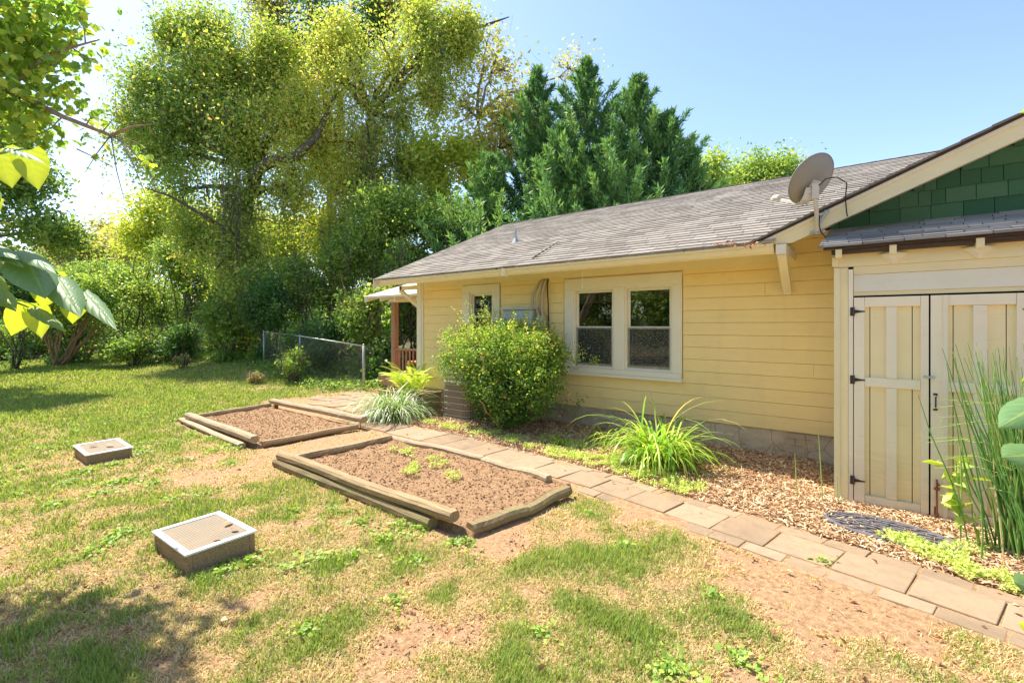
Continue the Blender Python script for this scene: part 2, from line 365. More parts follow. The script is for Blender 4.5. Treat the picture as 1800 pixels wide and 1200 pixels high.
M['leaf_dark'] = leafmat('dark_green_leaves', [(0, (0.035, 0.09, 0.035)), (0.5, (0.07, 0.16, 0.045)), (0.85, (0.16, 0.25, 0.08)), (1, (0.36, 0.38, 0.11))], 0.45, K=1.55)
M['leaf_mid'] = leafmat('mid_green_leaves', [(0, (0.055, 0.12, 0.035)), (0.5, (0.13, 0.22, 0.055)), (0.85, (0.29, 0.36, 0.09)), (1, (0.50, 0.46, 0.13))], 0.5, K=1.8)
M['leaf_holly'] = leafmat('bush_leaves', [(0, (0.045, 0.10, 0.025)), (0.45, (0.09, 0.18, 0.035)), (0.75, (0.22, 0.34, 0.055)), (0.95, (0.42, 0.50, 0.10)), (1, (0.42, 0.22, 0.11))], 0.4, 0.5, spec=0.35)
M['leaf_cyp'] = leafmat('cypress_sprays', [(0, (0.04, 0.10, 0.045)), (0.5, (0.09, 0.195, 0.07)), (1, (0.20, 0.31, 0.09))], 0.35, 0.55)
M['leaf_big'] = leafmat('mulberry_leaves', [(0, (0.14, 0.24, 0.06)), (0.6, (0.25, 0.36, 0.08)), (1, (0.45, 0.45, 0.10))], 0.6, 0.4)
M['leaf_lir'] = leafmat('striped_blades', [(0, (0.10, 0.18, 0.05)), (0.55, (0.20, 0.30, 0.09)), (0.7, (0.55, 0.58, 0.38)), (1, (0.78, 0.78, 0.62))], 0.3, 0.4)
M['leaf_lily'] = leafmat('daylily_blades', [(0, (0.09, 0.20, 0.03)), (0.5, (0.22, 0.38, 0.05)), (0.85, (0.45, 0.55, 0.10)), (0.95, (0.62, 0.58, 0.20)), (1, (0.6, 0.36, 0.14))], 0.45, 0.35)
M['leaf_fern'] = leafmat('fern_fronds', [(0, (0.20, 0.31, 0.05)), (0.6, (0.36, 0.44, 0.09)), (1, (0.48, 0.48, 0.14))], 0.5, 0.5)
M['horsetail'] = _rampmat('horsetail_stems', [(0, (0.08, 0.24, 0.05)), (0.6, (0.20, 0.42, 0.09)), (0.85, (0.42, 0.56, 0.16)), (1, (0.6, 0.52, 0.25))], 0.5)
M['roof_red'] = plain('red_metal_roof', (0.50, 0.20, 0.15), 0.5, 0.1)
M['house_grey'] = plain('pale_grey_siding', (0.50, 0.52, 0.55), 0.7)
M['mat_rubber'] = plain('grey_rubber_mat', (0.14, 0.13, 0.14), 0.7, 0, 0.3)
M['flower'] = plain('white_stone', (0.7, 0.62, 0.5), 0.8)

# ------------------------------------------------------------------ terrain
PATH = [(-7.4,-1.72),(-6.4,-1.78),(-5.0,-1.83),(-4.0,-1.90),(-3.0,-2.00),(-2.2,-2.12),(-1.33,-2.30),(-0.5,-2.455),(0.3,-2.62),(1.2,-2.84),(2.2,-3.1)]
PX = np.array([p[0] for p in PATH]); PY = np.array([p[1] for p in PATH])
def path_y(x): return np.interp(x, PX, PY)
BED2 = (-5.32, -2.55, -3.78, -2.42); BED1 = (-9.05, -6.38, -3.62, -2.15)   # x0,x1,y0,y1
def gz(x, y):
    x = np.asarray(x, float); y = np.asarray(y, float)
    r = 0.28*sstep(-10.5, -15, x)*sstep(-1.8, 0.8, y)
    dist = np.hypot(x, y+CAM_D)
    r = r+0.5*sstep(24, 60, dist)+4.5*sstep(45, 160, dist)*(0.6+0.8*vnoise(x, y, 0.02))
    r = r+0.03*(fbm(x, y, 0.35, 3)-0.5)*sstep(3, 9, dist)
    r = r+0.05*sstep(-1.1, -0.4, y)*sstep(-6.0, -5.2, x)*(1-sstep(-0.6, -0.4, x))*(1-sstep(0.0, 0.3, y))
    return r
def gzf(x, y): return float(gz(x, y))
PATCH = [] # (x,y,r,amount)
for px, py, rpx, am in [(1030,985,120,.5),(930,1000,60,.3),(1080,1110,110,.55),(1000,1150,90,.4),(640,960,110,.5),(520,1000,110,.35),(350,1040,90,.35),
        (450,1120,100,.35),(560,1100,90,.35),(850,880,40,.2),(1120,955,60,.3),(1250,1060,70,.3),(1270,1120,60,.2),(1720,1160,80,.3),(1560,1150,60,.2),(700,1000,80,.45),(230,880,80,.25),
        (1350,900,60,-.3),(1300,1000,110,-.35),(1420,1050,130,-.45),(1500,1120,130,-.4),(820,1120,60,-.35),(700,1130,60,-.3),(870,950,60,-.45),(1100,900,80,-.3),
        (180,1000,90,-.3),(60,950,60,-.3),(150,1100,100,-.15),(400,790,90,-.2),(480,830,110,-.25),(250,850,90,-.15),(650,780,50,-.5),(560,770,60,-.5),(1580,1060,100,-.5),(1680,1130,100,-.2)]:
    u = (py-HY0)/FPX; Z = CAM_H/u; p = at(px, py, Z); PATCH.append((p.x, p.y, rpx/FPX*Z, am))
def grassiness(x, y):
    x = np.asarray(x, float); y = np.asarray(y, float)
    g = 0.50+0.9*(fbm(x, y, 1.1, 4, 3.0)-0.5)+1.3*(fbm(x, y, 5.0, 4, 8.0)-0.5)
    g = g+0.42*sstep(-6.5, -12, x)+0.10*sstep(-2, -5, x)-0.22*sstep(-2.5, 0.5, x)
    for (cx, cy, r, am) in PATCH: g = g+0.7*am*np.exp(-((x-cx)**2+(y-cy)**2)/(r*r*0.7))
    inner = lambda b: (x > b[0]-0.05)*(x < b[1]+0.05)*(y > b[2]-0.05)*(y < b[3]+0.05)
    g = np.where(inner(BED1) | inner(BED2), 0.0, g)
    g = np.where((x > -6.4)*(x < -5.3)*(y > -3.7)*(y < -2.1), g*0.35, g)
    dp = y-path_y(x)
    g = np.where((np.abs(dp) < 0.36)*(x > -8), 0.0, g)
    g = np.where((dp > 0.2)*(x > -6.8), 0.0, g)
    g = np.where((x > -10.2)*(x < -6.5)*(y > -2.0)*(y < 1), g*sstep(-9.2, -10.2, x)*0.6, g)
    return np.clip(g, 0, 1)
def build_ground():
    def axis(lo, hi, step, outer, n=22):
        core = np.arange(lo, hi+1e-6, step)
        L = lo-np.geomspace(step*1.5, outer, n)[::-1]; H = hi+np.geomspace(step*1.5, outer, n)
        return np.concatenate([L, core, H])
    xs = axis(-20, 4, 0.07, 500, 34); ys = axis(-9, 3, 0.07, 500, 34)
    X, Y = np.meshgrid(xs, ys); Zv = gz(X, Y)
    G = grassiness(X, Y)
    dist = np.hypot(X, Y+CAM_D)
    near = 1-sstep(9, 16, dist)
    Zv = Zv+near*0.022*(fbm(X, Y, 5.0, 4, 20)-0.5)+near*0.012*(vnoise(X, Y, 14, 4)-0.5)
    for b in (BED1, BED2):
        ins = (X > b[0])*(X < b[1])*(Y > b[2])*(Y < b[3]); Zv = np.where(ins, Zv-0.06, Zv)
    dp = Y-path_y(X); Zv = np.where((np.abs(dp) < 0.33)*(X > -7.6), Zv*0.3+0.007, Zv)
    ny, nx = X.shape
    V = np.stack([X.ravel(), Y.ravel(), Zv.ravel()], 1)
    i = (np.arange(ny-1)[:, None]*nx+np.arange(nx-1)[None, :]).ravel()
    Q = np.stack([i, i+1, i+nx+1, i+nx], 1)
    o = np_mesh('ground', V, Q, M['ground'], smooth=True)
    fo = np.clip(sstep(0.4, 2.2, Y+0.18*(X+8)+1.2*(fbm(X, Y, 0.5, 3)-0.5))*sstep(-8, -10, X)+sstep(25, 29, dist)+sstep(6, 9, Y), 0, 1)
    me = o.data
    for nm, arr in (('grass', G), ('forest', fo)):
        a = me.attributes.new(nm, 'FLOAT', 'POINT'); a.data.foreach_set('value', arr.ravel().astype(np.float32))
    tag(o, kind='structure'); return o
build_ground()

# ------------------------------------------------------------------ vegetation tools
def rand_dirs(n, up=0.0):
    v = rng.normal(size=(n, 3)); v[:, 2] += up; return v/np.linalg.norm(v, axis=1, keepdims=True)
def leaves(P, size, aspect=0.5, fold=0.12, up=0.6, axisdir=None, axis_mix=0.5, var=0.35, droop=0.0):
    """rhombus leaves at P. returns V,Q"""
    n = len(P); s = size*(1+var*rng.normal(size=(n, 1))).clip(0.4, 1.9)
    nrm = rand_dirs(n, up)
    ax = rand_dirs(n); ax[:, 2] -= droop
    if axisdir is not None: ax = ax*(1-axis_mix)+axisdir*axis_mix
    ax = ax-nrm*np.sum(ax*nrm, 1, keepdims=True); ax /= (np.linalg.norm(ax, axis=1, keepdims=True)+1e-9)
    sd_ = np.cross(nrm, ax)
    mid = P+ax*s*0.45
    V = np.stack([P, mid+sd_*s*aspect*0.5+nrm*s*fold, P+ax*s, mid-sd_*s*aspect*0.5+nrm*s*fold], 1).reshape(-1, 3)
    return V, np.arange(4*n).reshape(n, 4)
def blob_points(blobs, ncl, nleaf, sigma, shell=0.5, seed=None, squash=1.0, cull=0.0, cull_s=1.0):
    """blobs: (center Vector, (rx,ry,rz), weight). returns leaf points, cluster ids and centres"""
    W = np.array([b[2] for b in blobs], float); W /= W.sum()
    cs = []
    for b, wgt in zip(blobs, W):
        k = max(3, int(ncl*wgt)); d = rand_dirs(k)
        r = (shell+(1-shell)*rng.random((k, 1)))**1.0*(rng.random((k, 1))**0.25)
        lump = 0.72+0.60*vnoise(d[:, 0]*2.2+b[0][0], d[:, 1]*2.2+d[:, 2]*1.7, 1.0)[:, None]
        if cull > 0: r = r*np.where(rng.random((k, 1)) < 0.16, 1.0+0.38*rng.random((k, 1)), 1.0)
        cs.append(np.array(b[0])+d*r*lump*np.array(b[1]))
    C = np.concatenate(cs)
    if cull > 0:
        q = 1.0/cull_s; nz = 0.5*(vnoise(C[:, 0]+0.37*C[:, 1], C[:, 2], q, 60)+vnoise(C[:, 1]-0.3*C[:, 0], C[:, 2]*0.8+3, q, 61))+0.18*(vnoise(C[:, 0], C[:, 2]+C[:, 1], q*2.3, 62)-0.5)
        kp = nz > np.quantile(nz, cull); C = C[kp]
    k = len(C)
    per = np.maximum(4, rng.poisson(nleaf/k, k)); sg = sigma*(0.6+0.8*rng.random(k))
    idx = np.repeat(np.arange(k), per)
    off = rng.normal(size=(len(idx), 3))*sg[idx][:, None]; off[:, 2] *= squash
    return C[idx]+off, idx, C
def curve(a, b, bend, n=6, wob=0.0):
    a = Vector(a); b = Vector(b); out_ = []
    L = (b-a).length
    for i in range(n+1):
        t = i/n; p = a.lerp(b, t)+Vector((0,0,1))*bend*L*math.sin(math.pi*t)
        if 0 < i < n: p += Vector([random.uniform(-1,1) for _ in range(3)])*wob*L
        out_.append(p)
    return out_
def tree(name, label, cat, base, trunk_top, r0, blobs, ncl, nleaf, size, mat, sigma=0.45, bark='bark', twigs=40, aspect=0.55,
         shell=0.45, up=0.5, group=None, squash=1.0, droop=0.0, extra=None, rbias=1.0, lean=None, strands=0, trunk_pts=None, cull=0.0, cull_s=1.1, extra_gold=0.0):
    base = Vector(base); root = empty(name, base, 0, label, cat, group)
    loc = lambda p: Vector(p)-base
    tb = MB(); tt = Vector(trunk_top)
    tp = trunk_pts or curve(base-Vector((0,0,0.15)), tt, 0.0, 8, 0.025)
    tp = [Vector(p) for p in tp]
    n_ = len(tp); tb.tube([loc(p) for p in tp], [r0*(1.25 if i == 0 else 1)*(1-0.72*i/(n_-1)) for i in range(n_)], 9)
    limb_nodes = [tp[k] for k in range(max(1, n_//3), n_)]
    for b in blobs:
        c = Vector(b[0]); st = min(tp[max(1, n_//3):], key=lambda q: (q-c).length+max(0, (q.z-c.z))*1.5)
        pts = curve(st, c, 0.06, 6, 0.045); rr = r0*0.42
        tb.tube([loc(p) for p in pts], [rr*(1-0.75*i/6) for i in range(7)], 6); limb_nodes += pts[2:]
    P, idx, C = blob_points(blobs, ncl, nleaf, sigma, shell, squash=squash, cull=cull, cull_s=cull_s)
    LN = np.array([tuple(p) for p in limb_nodes])
    sel = rng.choice(len(C), min(twigs, len(C)), replace=False)
    for k in sel:
        c = C[k]; j = int(np.argmin(np.sum((LN-c)**2, 1)))
        pts = curve(LN[j], c, 0.05, 4, 0.06); tb.tube([loc(p) for p in pts], [r0*0.13*(1-0.7*i/4)+0.008 for i in range(5)], 4, cap=False)
    if extra: extra(tb, loc)
    tb.build('trunk', M[bark], root, smooth=True)
    if strands:
        ks = rng.choice(len(C), strands); S = []
        for k in ks:
            L = rng.uniform(0.8, 2.6); m_ = int(26*L); t = rng.random(m_)
            q = np.stack([C[k][0]+rng.normal(size=m_)*0.07+0.2*np.sin(t*3+k), C[k][1]+rng.normal(size=m_)*0.07, C[k][2]-t*L], 1); S.append(q)
        S = np.concatenate(S); P = np.concatenate([P, S]); idx = np.concatenate([idx, rng.integers(0, len(C), len(S))])
    P = P-np.array(tuple(base))
    V, Q = leaves(P, size, aspect, up=up, droop=droop)
    cr = rng.random(len(C)); rnd = np.clip(0.55*cr[idx]+0.45*rng.random(len(idx)), 0, 1)**rbias
    if extra_gold: tone = vnoise(C[:, 0]*0.35, C[:, 2]*0.35+C[:, 1]*0.2, 1.0, 80)[idx]; rnd = np.clip(rnd*0.75+0.45*(tone-0.35), 0, 0.92); rnd[rng.random(len(rnd)) < extra_gold] = 0.97
    np_mesh('crown', V, Q, M[mat], rnd, root)
    return root
def tangle(tb, loc, px, py0, py1, Z, spread, count, r=0.018):
    s_ = Z/FPX; r = r*0.5; count = int(count*0.6); spread = spread*1.5
    for k in range(count):
        x_ = px+random.gauss(0, spread); a_ = py0+random.uniform(-20, 40); b_ = min(py1, a_+random.uniform(0.35, 1.0)*(py1-py0)); zz = Z+random.gauss(0, spread*s_*0.7)
        pts = []; n_ = 7; dx = random.gauss(0, spread*0.35); ph = random.random()*6
        for i in range(n_+1):
            t = i/n_; pts.append(loc(at(x_+dx*t+math.sin(ph+t*5)*5, a_+(b_-a_)*t, zz)))
        tb.tube(pts, [r*random.uniform(0.5, 1.2)*(1-0.5*i/n_) for i in range(n_+1)], 4, cap=False)
    for k in range(count//2):
        x_ = px+random.gauss(0, spread*1.3); y_ = random.uniform(py0, py1); dx, dy = random.uniform(-50, 50), random.uniform(-40, 20)
        tb.tube(curve(loc(at(x_, y_, Z)), loc(at(x_+dx, y_+dy, Z+random.uniform(-.6,.6))), -0.12, 5, 0.05), [r*(1-0.8*i/5) for i in range(6)], 4, cap=False)
def bl(px, py, Z, rx, rz, w=None, ry=None):
    """blob by apparent centre and radii (photo px) at depth Z"""
    c = at(px, py, Z); s = Z/FPX
    r = (rx*s, (ry or min(rx, rz*1.2))*s, rz*s)
    return (c, r, w if w is not None else r[0]*r[2])

# ================================================================== HOUSE
house = empty('yellow_house', (-3.5, 3.5, 0), 0, 'single storey yellow clapboard house with grey brown shingle roof and cream trim', 'house')
HL = Vector((-3.5, 3.5, 0))
class HMB(MB):
    """mesh builder in world coordinates, shifted to the house empty"""
    off = HL
    def build(s, name, mat, parent=None, **kw):
        if parent is house: s.v = [(p[0]-s.off.x, p[1]-s.off.y, p[2]) for p in s.v]
        elif parent is not None and parent.parent is house: s.v = [(p[0]-s.off.x, p[1]-s.off.y, p[2]) for p in s.v]
        return MB.build(s, name, mat, parent, **kw)
def roof_z(y): return 2.50+0.43*(y+0.7)
def barge_z(x): return 2.490+0.418*(x+1.09)
# windows: list of openings in the front wall (x0,x1,z0,z1)
OP = [(-3.77, -3.09, 0.95, 2.15), (-2.92, -2.23, 0.95, 2.15), (-5.98, -5.42, 1.30, 2.19)]
# siding boards (real overlapping courses)
s = HMB(); z = 0.35; course = 0.16; XR = 6.0
def board_spans(z0, z1, x0, x1):
    cuts = [(-3.95, -2.09) if k == 0 else (-6.16, -5.24) for k, (lo, hi) in enumerate(((0.84, 2.32), (1.18, 2.33))) if z0 < hi-0.005 and z1 > lo+0.005]
    segs = [(x0, x1)]
    for c0, c1 in cuts:
        n_ = []
        for a, b in segs:
            if c1 <= a or c0 >= b: n_.append((a, b)); continue
            if a < c0: n_.append((a, c0))
            if b > c1: n_.append((c1, b))
        segs = n_
    return segs
while z < 4.8:
    z1 = z+course
    for k_, (lo, hi) in enumerate(((0.86, 2.28), (1.22, 2.30))):
        c0, c1 = ((-3.95, -2.09), (-6.16, -5.24))[k_]
        if z < lo < z1 and z1 > (0.82, 1.18)[k_]+0.005: s.prism([(-0.020, z+0.004), (-0.018, lo), (0.03, lo), (0.03, z+0.004)], 'x', c0, c1, 0.1)
        if z < hi < z1: s.prism([(-0.008, hi), (-0.004, z1+0.006), (0.03, z1+0.006), (0.03, hi)], 'x', c0, c1, 0.1)
    for (a, b) in board_spans(z, z1, -7.26, XR):
        joints = sorted([a, b]+[x for x in [random.uniform(-7, 3)]*(random.random() < 0.45) if a+0.4 < x < b-0.4])
        for a2, b2 in zip(joints, joints[1:]):
            jj = random.uniform(-0.001, 0.001); gap = 0.0018 if b2 != b else 0
            zt = z1
            A = random.random()*0.3
            if z > 2.25:   # under the cross gable only
                if z > 2.45: a2 = max(a2, -1.09+(z-2.40)/0.418)
                if z > 2.63: continue
                zt = min(zt, 2.665)
            # profile: lower lip proud of the wall by 14 mm
            prof = [(-0.020+jj, z+0.0025), (-0.017+jj, zt-0.0025), (-0.006, zt-0.0015), (-0.006, zt+0.002), (0.03, zt+0.006), (0.03, z+0.004)]
            s.prism(prof, 'x', a2, b2-gap, A)
    z = z1
s.build('wall', M['siding'], house)
s = HMB()   # left gable-end wall and back walls
s.prism([(0.005, 0.35), (7.2, 0.35), (7.2, 2.45), (3.5, 4.05), (0.005, 2.55)], 'x', -7.25, -7.17)
s.box(-7.2, 6.4, 7.1, 7.2, 0.35, 2.6); s.prism([(0.03, 0.35), (7.2, 0.35), (7.2, 2.45), (3.5, 3.9), (0.03, 2.55)], 'x', 6.3, 6.4)
s.build('wall', M['siding'], house)
s = HMB(); s.box(-7.24, 6.4, 0.0, 7.15, -0.3, 0.352); s.build('foundation', M['foundation'], house)
s = HMB(); s.box(-7.42, -7.30, -0.05, 0.07, 0.30, 2.45, 0.2); s.box(-7.30, -7.245, -0.038, 0.05, 0.30, 2.45, 0.7); s.build('corner_board', M['trim'], house)
s = HMB(); s.box(-7.24, -0.97, -0.03, 0.0, 2.335, 2.50); s.build('frieze_board', M['trim_yellow'], house)
s = HMB(); s.box(-7.95, -0.9, -0.60, 0.02, 2.475, 2.492); s.build('soffit', M['trim_yellow'], house)

# main roof: courses of individual tabs
def shingle_plane(mb, x0, x1, y0, y1, zf, expo, tab, thick=0.007, lift=0.010, xr=None, jit=0.004):
    sl = (zf(y1)-zf(y0))/(y1-y0); cosl = 1/math.sqrt(1+sl*sl); ny = int((y1-y0)/(expo*cosl))
    dy = (y1-y0)/ny
    for r in range(ny):
        ya = y0+r*dy; yb = ya+dy*1.18 if r < ny-1 else y1
        x = x0-(random.random()*tab)
        a1, b1 = x0, x1
        if xr: a1, b1 = xr(ya, x0, x1)
        while x < b1:
            w_ = tab*random.uniform(0.92, 1.08); xa, xb = max(x, a1), min(x+w_-0.006, b1)
            if xb-xa > 0.02:
                za, zb = zf(ya)+lift+thick+random.uniform(0, 0.003), zf(yb)+thick*0.6
                j = random.uniform(-jit, jit)
                mb.add([(xa,ya+j,za),(xb,ya+j,za),(xb,yb,zb),(xa,yb,zb),(xa,ya+j,za-thick-lift),(xb,ya+j,za-thick-lift)],
                       [(0,1,2,3),(4,5,1,0)], random.random())
            x += w_
s = HMB(); s.prism([(-0.70, 2.455), (3.5, roof_z(3.5)-0.05), (3.5, roof_z(3.5)), (-0.70, 2.50)], 'x', -7.90, -1.0)
s.prism([(0.35, roof_z(0.35)-0.045), (3.5, roof_z(3.5)-0.05), (3.5, roof_z(3.5)), (0.35, roof_z(0.35))], 'x', -0.999, 6.6)
s.prism([(7.7, 2.455), (3.5, roof_z(3.5)-0.05), (3.5, roof_z(3.5)), (7.7, 2.50)], 'x', -7.90, 6.6); s.build('roof_deck', M['trim'], house)
s = HMB()
def xr(ya, x0, x1): return x0, min(x1, -0.95+(ya+0.7)*1.02+0.10)
shingle_plane(s, -7.94, 4.0, -0.735, 3.5, roof_z, 0.135, 0.30, xr=xr)
x = -7.95
while x < 3.5:   # ridge caps
    s.obox((x+0.14, 3.5, roof_z(3.5)-0.022), (0.145, 0, 0.003), (0, 0.11, 0), (0, 0, 0.003), 0.4+random.random()*0.5); x += 0.2
roof = s.build('roof', M['shingle'], house)
s = HMB(); s.tube([(-5.70, 1.0, roof_z(1.0)-0.05), (-5.70, 1.0, roof_z(1.0)+0.27)], 0.028, 10); s.tube([(-5.70, 1.0, roof_z(1)-0.03), (-5.70, 1.0, roof_z(1)+0.08)], [0.09, 0.035], 10)
s.build('vent_pipe', M['metal'], roof)
# gutter (ogee trough)
s = HMB()
prof = [(-0.60, 2.47), (-0.60, 2.37), (-0.66, 2.362), (-0.685, 2.385), (-0.70, 2.43), (-0.725, 2.445), (-0.725, 2.465), (-0.715, 2.465), (-0.712, 2.452), (-0.69, 2.44), (-0.61, 2.40), (-0.61, 2.47)]
s.prism(prof, 'x', -7.72, -4.62); s.prism([(y-0.003, z+0.002) for y, z in prof], 'x', -4.60, -0.91)
s.box(-4.65, -4.57, -0.735, -0.60, 2.357, 2.470); s.box(-7.98, -7.72, -0.66, -0.60, 2.36, 2.46)
s.build('gutter', M['gutter'], house)
# left gable rake, lookouts, braces
s = HMB()
for (ya, yb, za, zb) in ((-0.72, 3.5, roof_z(-0.72), roof_z(3.5)), (7.72, 3.5, roof_z(-0.72), roof_z(3.5))):
    s.prism([(ya, za-0.17), (yb, zb-0.19), (yb, zb-0.004), (ya, za-0.004)], 'x', -7.945, -7.905)
s.build('rake_board', M['trim'], house)
s = HMB()
s.beam((-7.37, 0.02, 1.93), (-7.98, 0.02, 2.30), 0.07, 0.07); s.box(-8.0, -7.25, -0.02, 0.06, 2.33, 2.41); s.box(-8.02, -7.94, -0.02, 0.06, 2.26, 2.42)
s.build('bracket', M['trim_yellow'], house)
s = HMB(); s.beam((-7.37, 1.8, 2.5), (-7.98, 1.8, 2.9), 0.07, 0.07); s.box(-8.0, -7.25, 1.76, 1.84, 2.93, 3.02); s.build('bracket', M['trim'], house)

# windows
def window_unit(openings, cx0, cx1, ctop, csill, wide):
    s = HMB(); yf = -0.045; t = 0.0
    zt = openings[0][3]; zb = openings[0][2]
    s.box(cx0, cx1, yf, 0.02, zt, ctop, 0.2)          # head
    xs = [cx0]+[v for o in openings for v in (o[0], o[1])]+[cx1]
    for i in range(0, len(xs), 2): s.box(xs[i]+0.0, xs[i+1], yf+0.003, 0.02, zb, zt, 0.3)
    win = s.build('window', M['trim'], house, bevel=0.004)
    s = HMB(); s.box(cx0-0.012, cx1+0.012, -0.085, 0.02, csill, csill+0.045); s.box(cx0, cx1, -0.06, 0.02, csill+0.045, zb, 0.7); s.build('sill', M['trim'], win, bevel=0.004)
    for k, (a, b, z0, z1) in enumerate(openings):
        mid = z0+(z1-z0)*0.505
        s = HMB()   # vinyl frame liner
        for (x0, x1, zz0, zz1) in ((a, a+0.028, z0, z1), (b-0.028, b, z0, z1), (a+0.028, b-0.028, z1-0.03, z1), (a+0.028, b-0.028, z0, z0+0.03)):
            s.box(x0, x1, -0.02, 0.07, zz0, zz1)
        s.build('frame', M['trim'], win)
        for (zz0, zz1, yy) in ((mid-0.018, z1-0.03, 0.028), (z0+0.03, mid+0.018, 0.0)):
            s = HMB(); A, B = a+0.028, b-0.028; q = 0.032
            s.box(A, A+q, yy, yy+0.026, zz0, zz1); s.box(B-q, B, yy, yy+0.026, zz0, zz1)
            s.box(A+q, B-q, yy, yy+0.026, zz1-q, zz1); s.box(A+q, B-q, yy, yy+0.026, zz0, zz0+q*1.3)
            s.build('sash', M['trim'], win, bevel=0.002)
            s = HMB(); s.box(A+q-0.004, B-q+0.004, yy+0.012, yy+0.016, zz0+q, zz1-q+0.004); s.build('pane', M['glass'], win)
            if yy == 0.0 and wide:
                s = HMB(); s.add([(A+0.01, -0.012, zz0+0.01), (B-0.01, -0.012, zz0+0.01), (B-0.01, -0.012, zz1-0.01), (A+0.01, -0.012, zz1-0.01)], [(0,1,2,3)]); s.build('insect_screen', M['screen'], win)
        s = HMB(); s.box(a+0.03, b-0.03, 0.075, 0.085, z1-(0.155 if k else 0.20), z1-0.03); s.box(a+0.03, b-0.03, 0.068, 0.09, z1-(0.175 if k else 0.22), z1-(0.155 if k else 0.20)); s.build('blind', M['blind'], win)
    return win
window_unit([OP[0], OP[1]], -3.93, -2.10, 2.31, 0.835, True)
window_unit([OP[2]], -6.15, -5.26, 2.325, 1.20, False)
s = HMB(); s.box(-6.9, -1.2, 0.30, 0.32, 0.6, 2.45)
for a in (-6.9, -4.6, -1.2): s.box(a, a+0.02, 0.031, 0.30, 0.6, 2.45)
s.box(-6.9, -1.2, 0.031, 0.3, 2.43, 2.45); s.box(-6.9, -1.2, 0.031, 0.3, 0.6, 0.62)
s.build('interior_wall', plain('dim_interior', (0.09, 0.07, 0.055), 0.9), house)  # shallow box coloured dark to stand in for the unlit room

# cross gable: green shingles, barge board, bracket, roof
def ghalf(mb, yy=0.0):
    z = 2.665; e = 0.150
    while z < 5.2:
        zt = z+e; xl = -1.09+(z-2.40)/0.418; x = xl+random.uniform(-0.15, 0)
        while x < 5.2:
            w_ = random.choice([0.10, 0.16, 0.22, 0.25, 0.29, 0.2])*random.uniform(0.9, 1.1); xa = max(x, xl); xb = x+w_-0.005
            if xb > xa+0.02:
                zc = barge_z(xa)-0.02
                if z < zc:
                    j = random.uniform(-0.003, 0.003)
                    mb.prism([(-0.020+yy, z+j), (-0.006+yy, zt+0.02), (0.01, zt+0.02), (0.01, z+j)], 'x', xa, xb, random.random())
            x += w_
        z = zt
s = HMB(); ghalf(s)
s.build('gable_shingles', M['green'], house)
s = HMB(); s.prism([(-0.95, 2.40), (5.0, 2.40), (5.0, 4.95), (-0.95, 2.46)], 'y', 0.012, 0.028); s.build('gable_backing', M['dark'], house)
bx0, bx1 = -1.09, 5.0
def gslab(mb, y0, y1, zo0, zo1, x0=bx0, x1=bx1):
    mb.add([(x0,y0,barge_z(x0)+zo0),(x1,y0,barge_z(x1)+zo0),(x1,y1,barge_z(x1)+zo0),(x0,y1,barge_z(x0)+zo0),
            (x0,y0,barge_z(x0)+zo1),(x1,y0,barge_z(x1)+zo1),(x1,y1,barge_z(x1)+zo1),(x0,y1,barge_z(x0)+zo1)],
           [(0,3,2,1),(4,5,6,7),(0,1,5,4),(1,2,6,5),(2,3,7,6),(3,0,4,7)])
s = HMB(); s.prism([(-1.09, 2.484), (5.0, barge_z(5)-0.006), (5.0, barge_z(5)-0.19), (-0.74, 2.462), (-0.97, 2.462)], 'y', -0.70, -0.66); s.build('barge_board', M['trim_yellow'], house)
s = HMB(); gslab(s, -0.716, -0.70, -0.045, -0.012); s.build('barge_moulding', M['trim'], house)
s = HMB(); gslab(s, -0.66, -0.02, -0.055, -0.030, bx0+0.1); s.build('gable_soffit', M['trim'], house)
s = HMB(); gslab(s, -0.735, 3.4, -0.006, 0.014); s.build('gable_roof', M['rust'] if False else M['dark_wood'], house)
s = HMB(); x = -1.14
while x < 5.0:    # shingle edges over the barge
    w_ = random.uniform(0.13, 0.2)
    za = barge_z(x)+0.024; zb = barge_z(x+w_)+0.024
    s.add([(x,-0.75,za+0.012),(x+w_,-0.75,zb+0.004),(x+w_,-0.2,zb+0.004),(x,-0.2,za+0.012),(x,-0.75,za-0.012),(x+w_,-0.75,zb-0.016)], [(0,1,2,3),(4,5,1,0)], random.random()*0.4); x += w_
s.build('gable_shingle_edge', M['shingle'], house)
s = HMB(); s.box(-0.885, -0.79, -0.72, 0.0, 2.35, 2.455); s.beam((-0.835, -0.68, 2.36), (-0.87, -0.03, 1.99), 0.085, 0.075, up=(0,0,1)); s.box(-0.915, -0.825, -0.06, -0.012, 1.955, 2.04)
s.build('bracket', M['trim'], house, bevel=0.004)
# conduits and cables
s = HMB()
for k, (x0, x1, yo) in enumerate(((-4.30, -4.40, -0.13), (-4.26, -4.33, -0.09), (-4.345, -4.50, -0.11))):
    pts = [(x0, -0.03, 2.33), (x0-0.01, yo, 2.28), (x1+0.01, yo, 2.1), (x1, yo, 1.85), (x1+0.04, -0.06, 1.6), (x1+0.13, -0.05, 1.2)]
    s.tube(pts, 0.022, 7)
s.build('conduit', M['conduit'], house, smooth=True)
s = HMB(); s.tube([(-4.24, -0.03, 2.34), (-4.225, -0.08, 2.25), (-4.22, -0.06, 1.9), (-4.22, -0.05, 1.6), (-4.17, -0.07, 1.35), (-4.08, -0.05, 1.3), (-4.05, -0.05, 1.1)], 0.011, 6); s.build('power_cable', M['black'], house, smooth=True)
s = HMB(); s.tube([(-3.28, -0.62, 2.36), (-3.275, -0.63, 2.2), (-3.28, -0.63, 2.04)], 0.003, 4); s.build('hanging_wire', M['trim'], house)
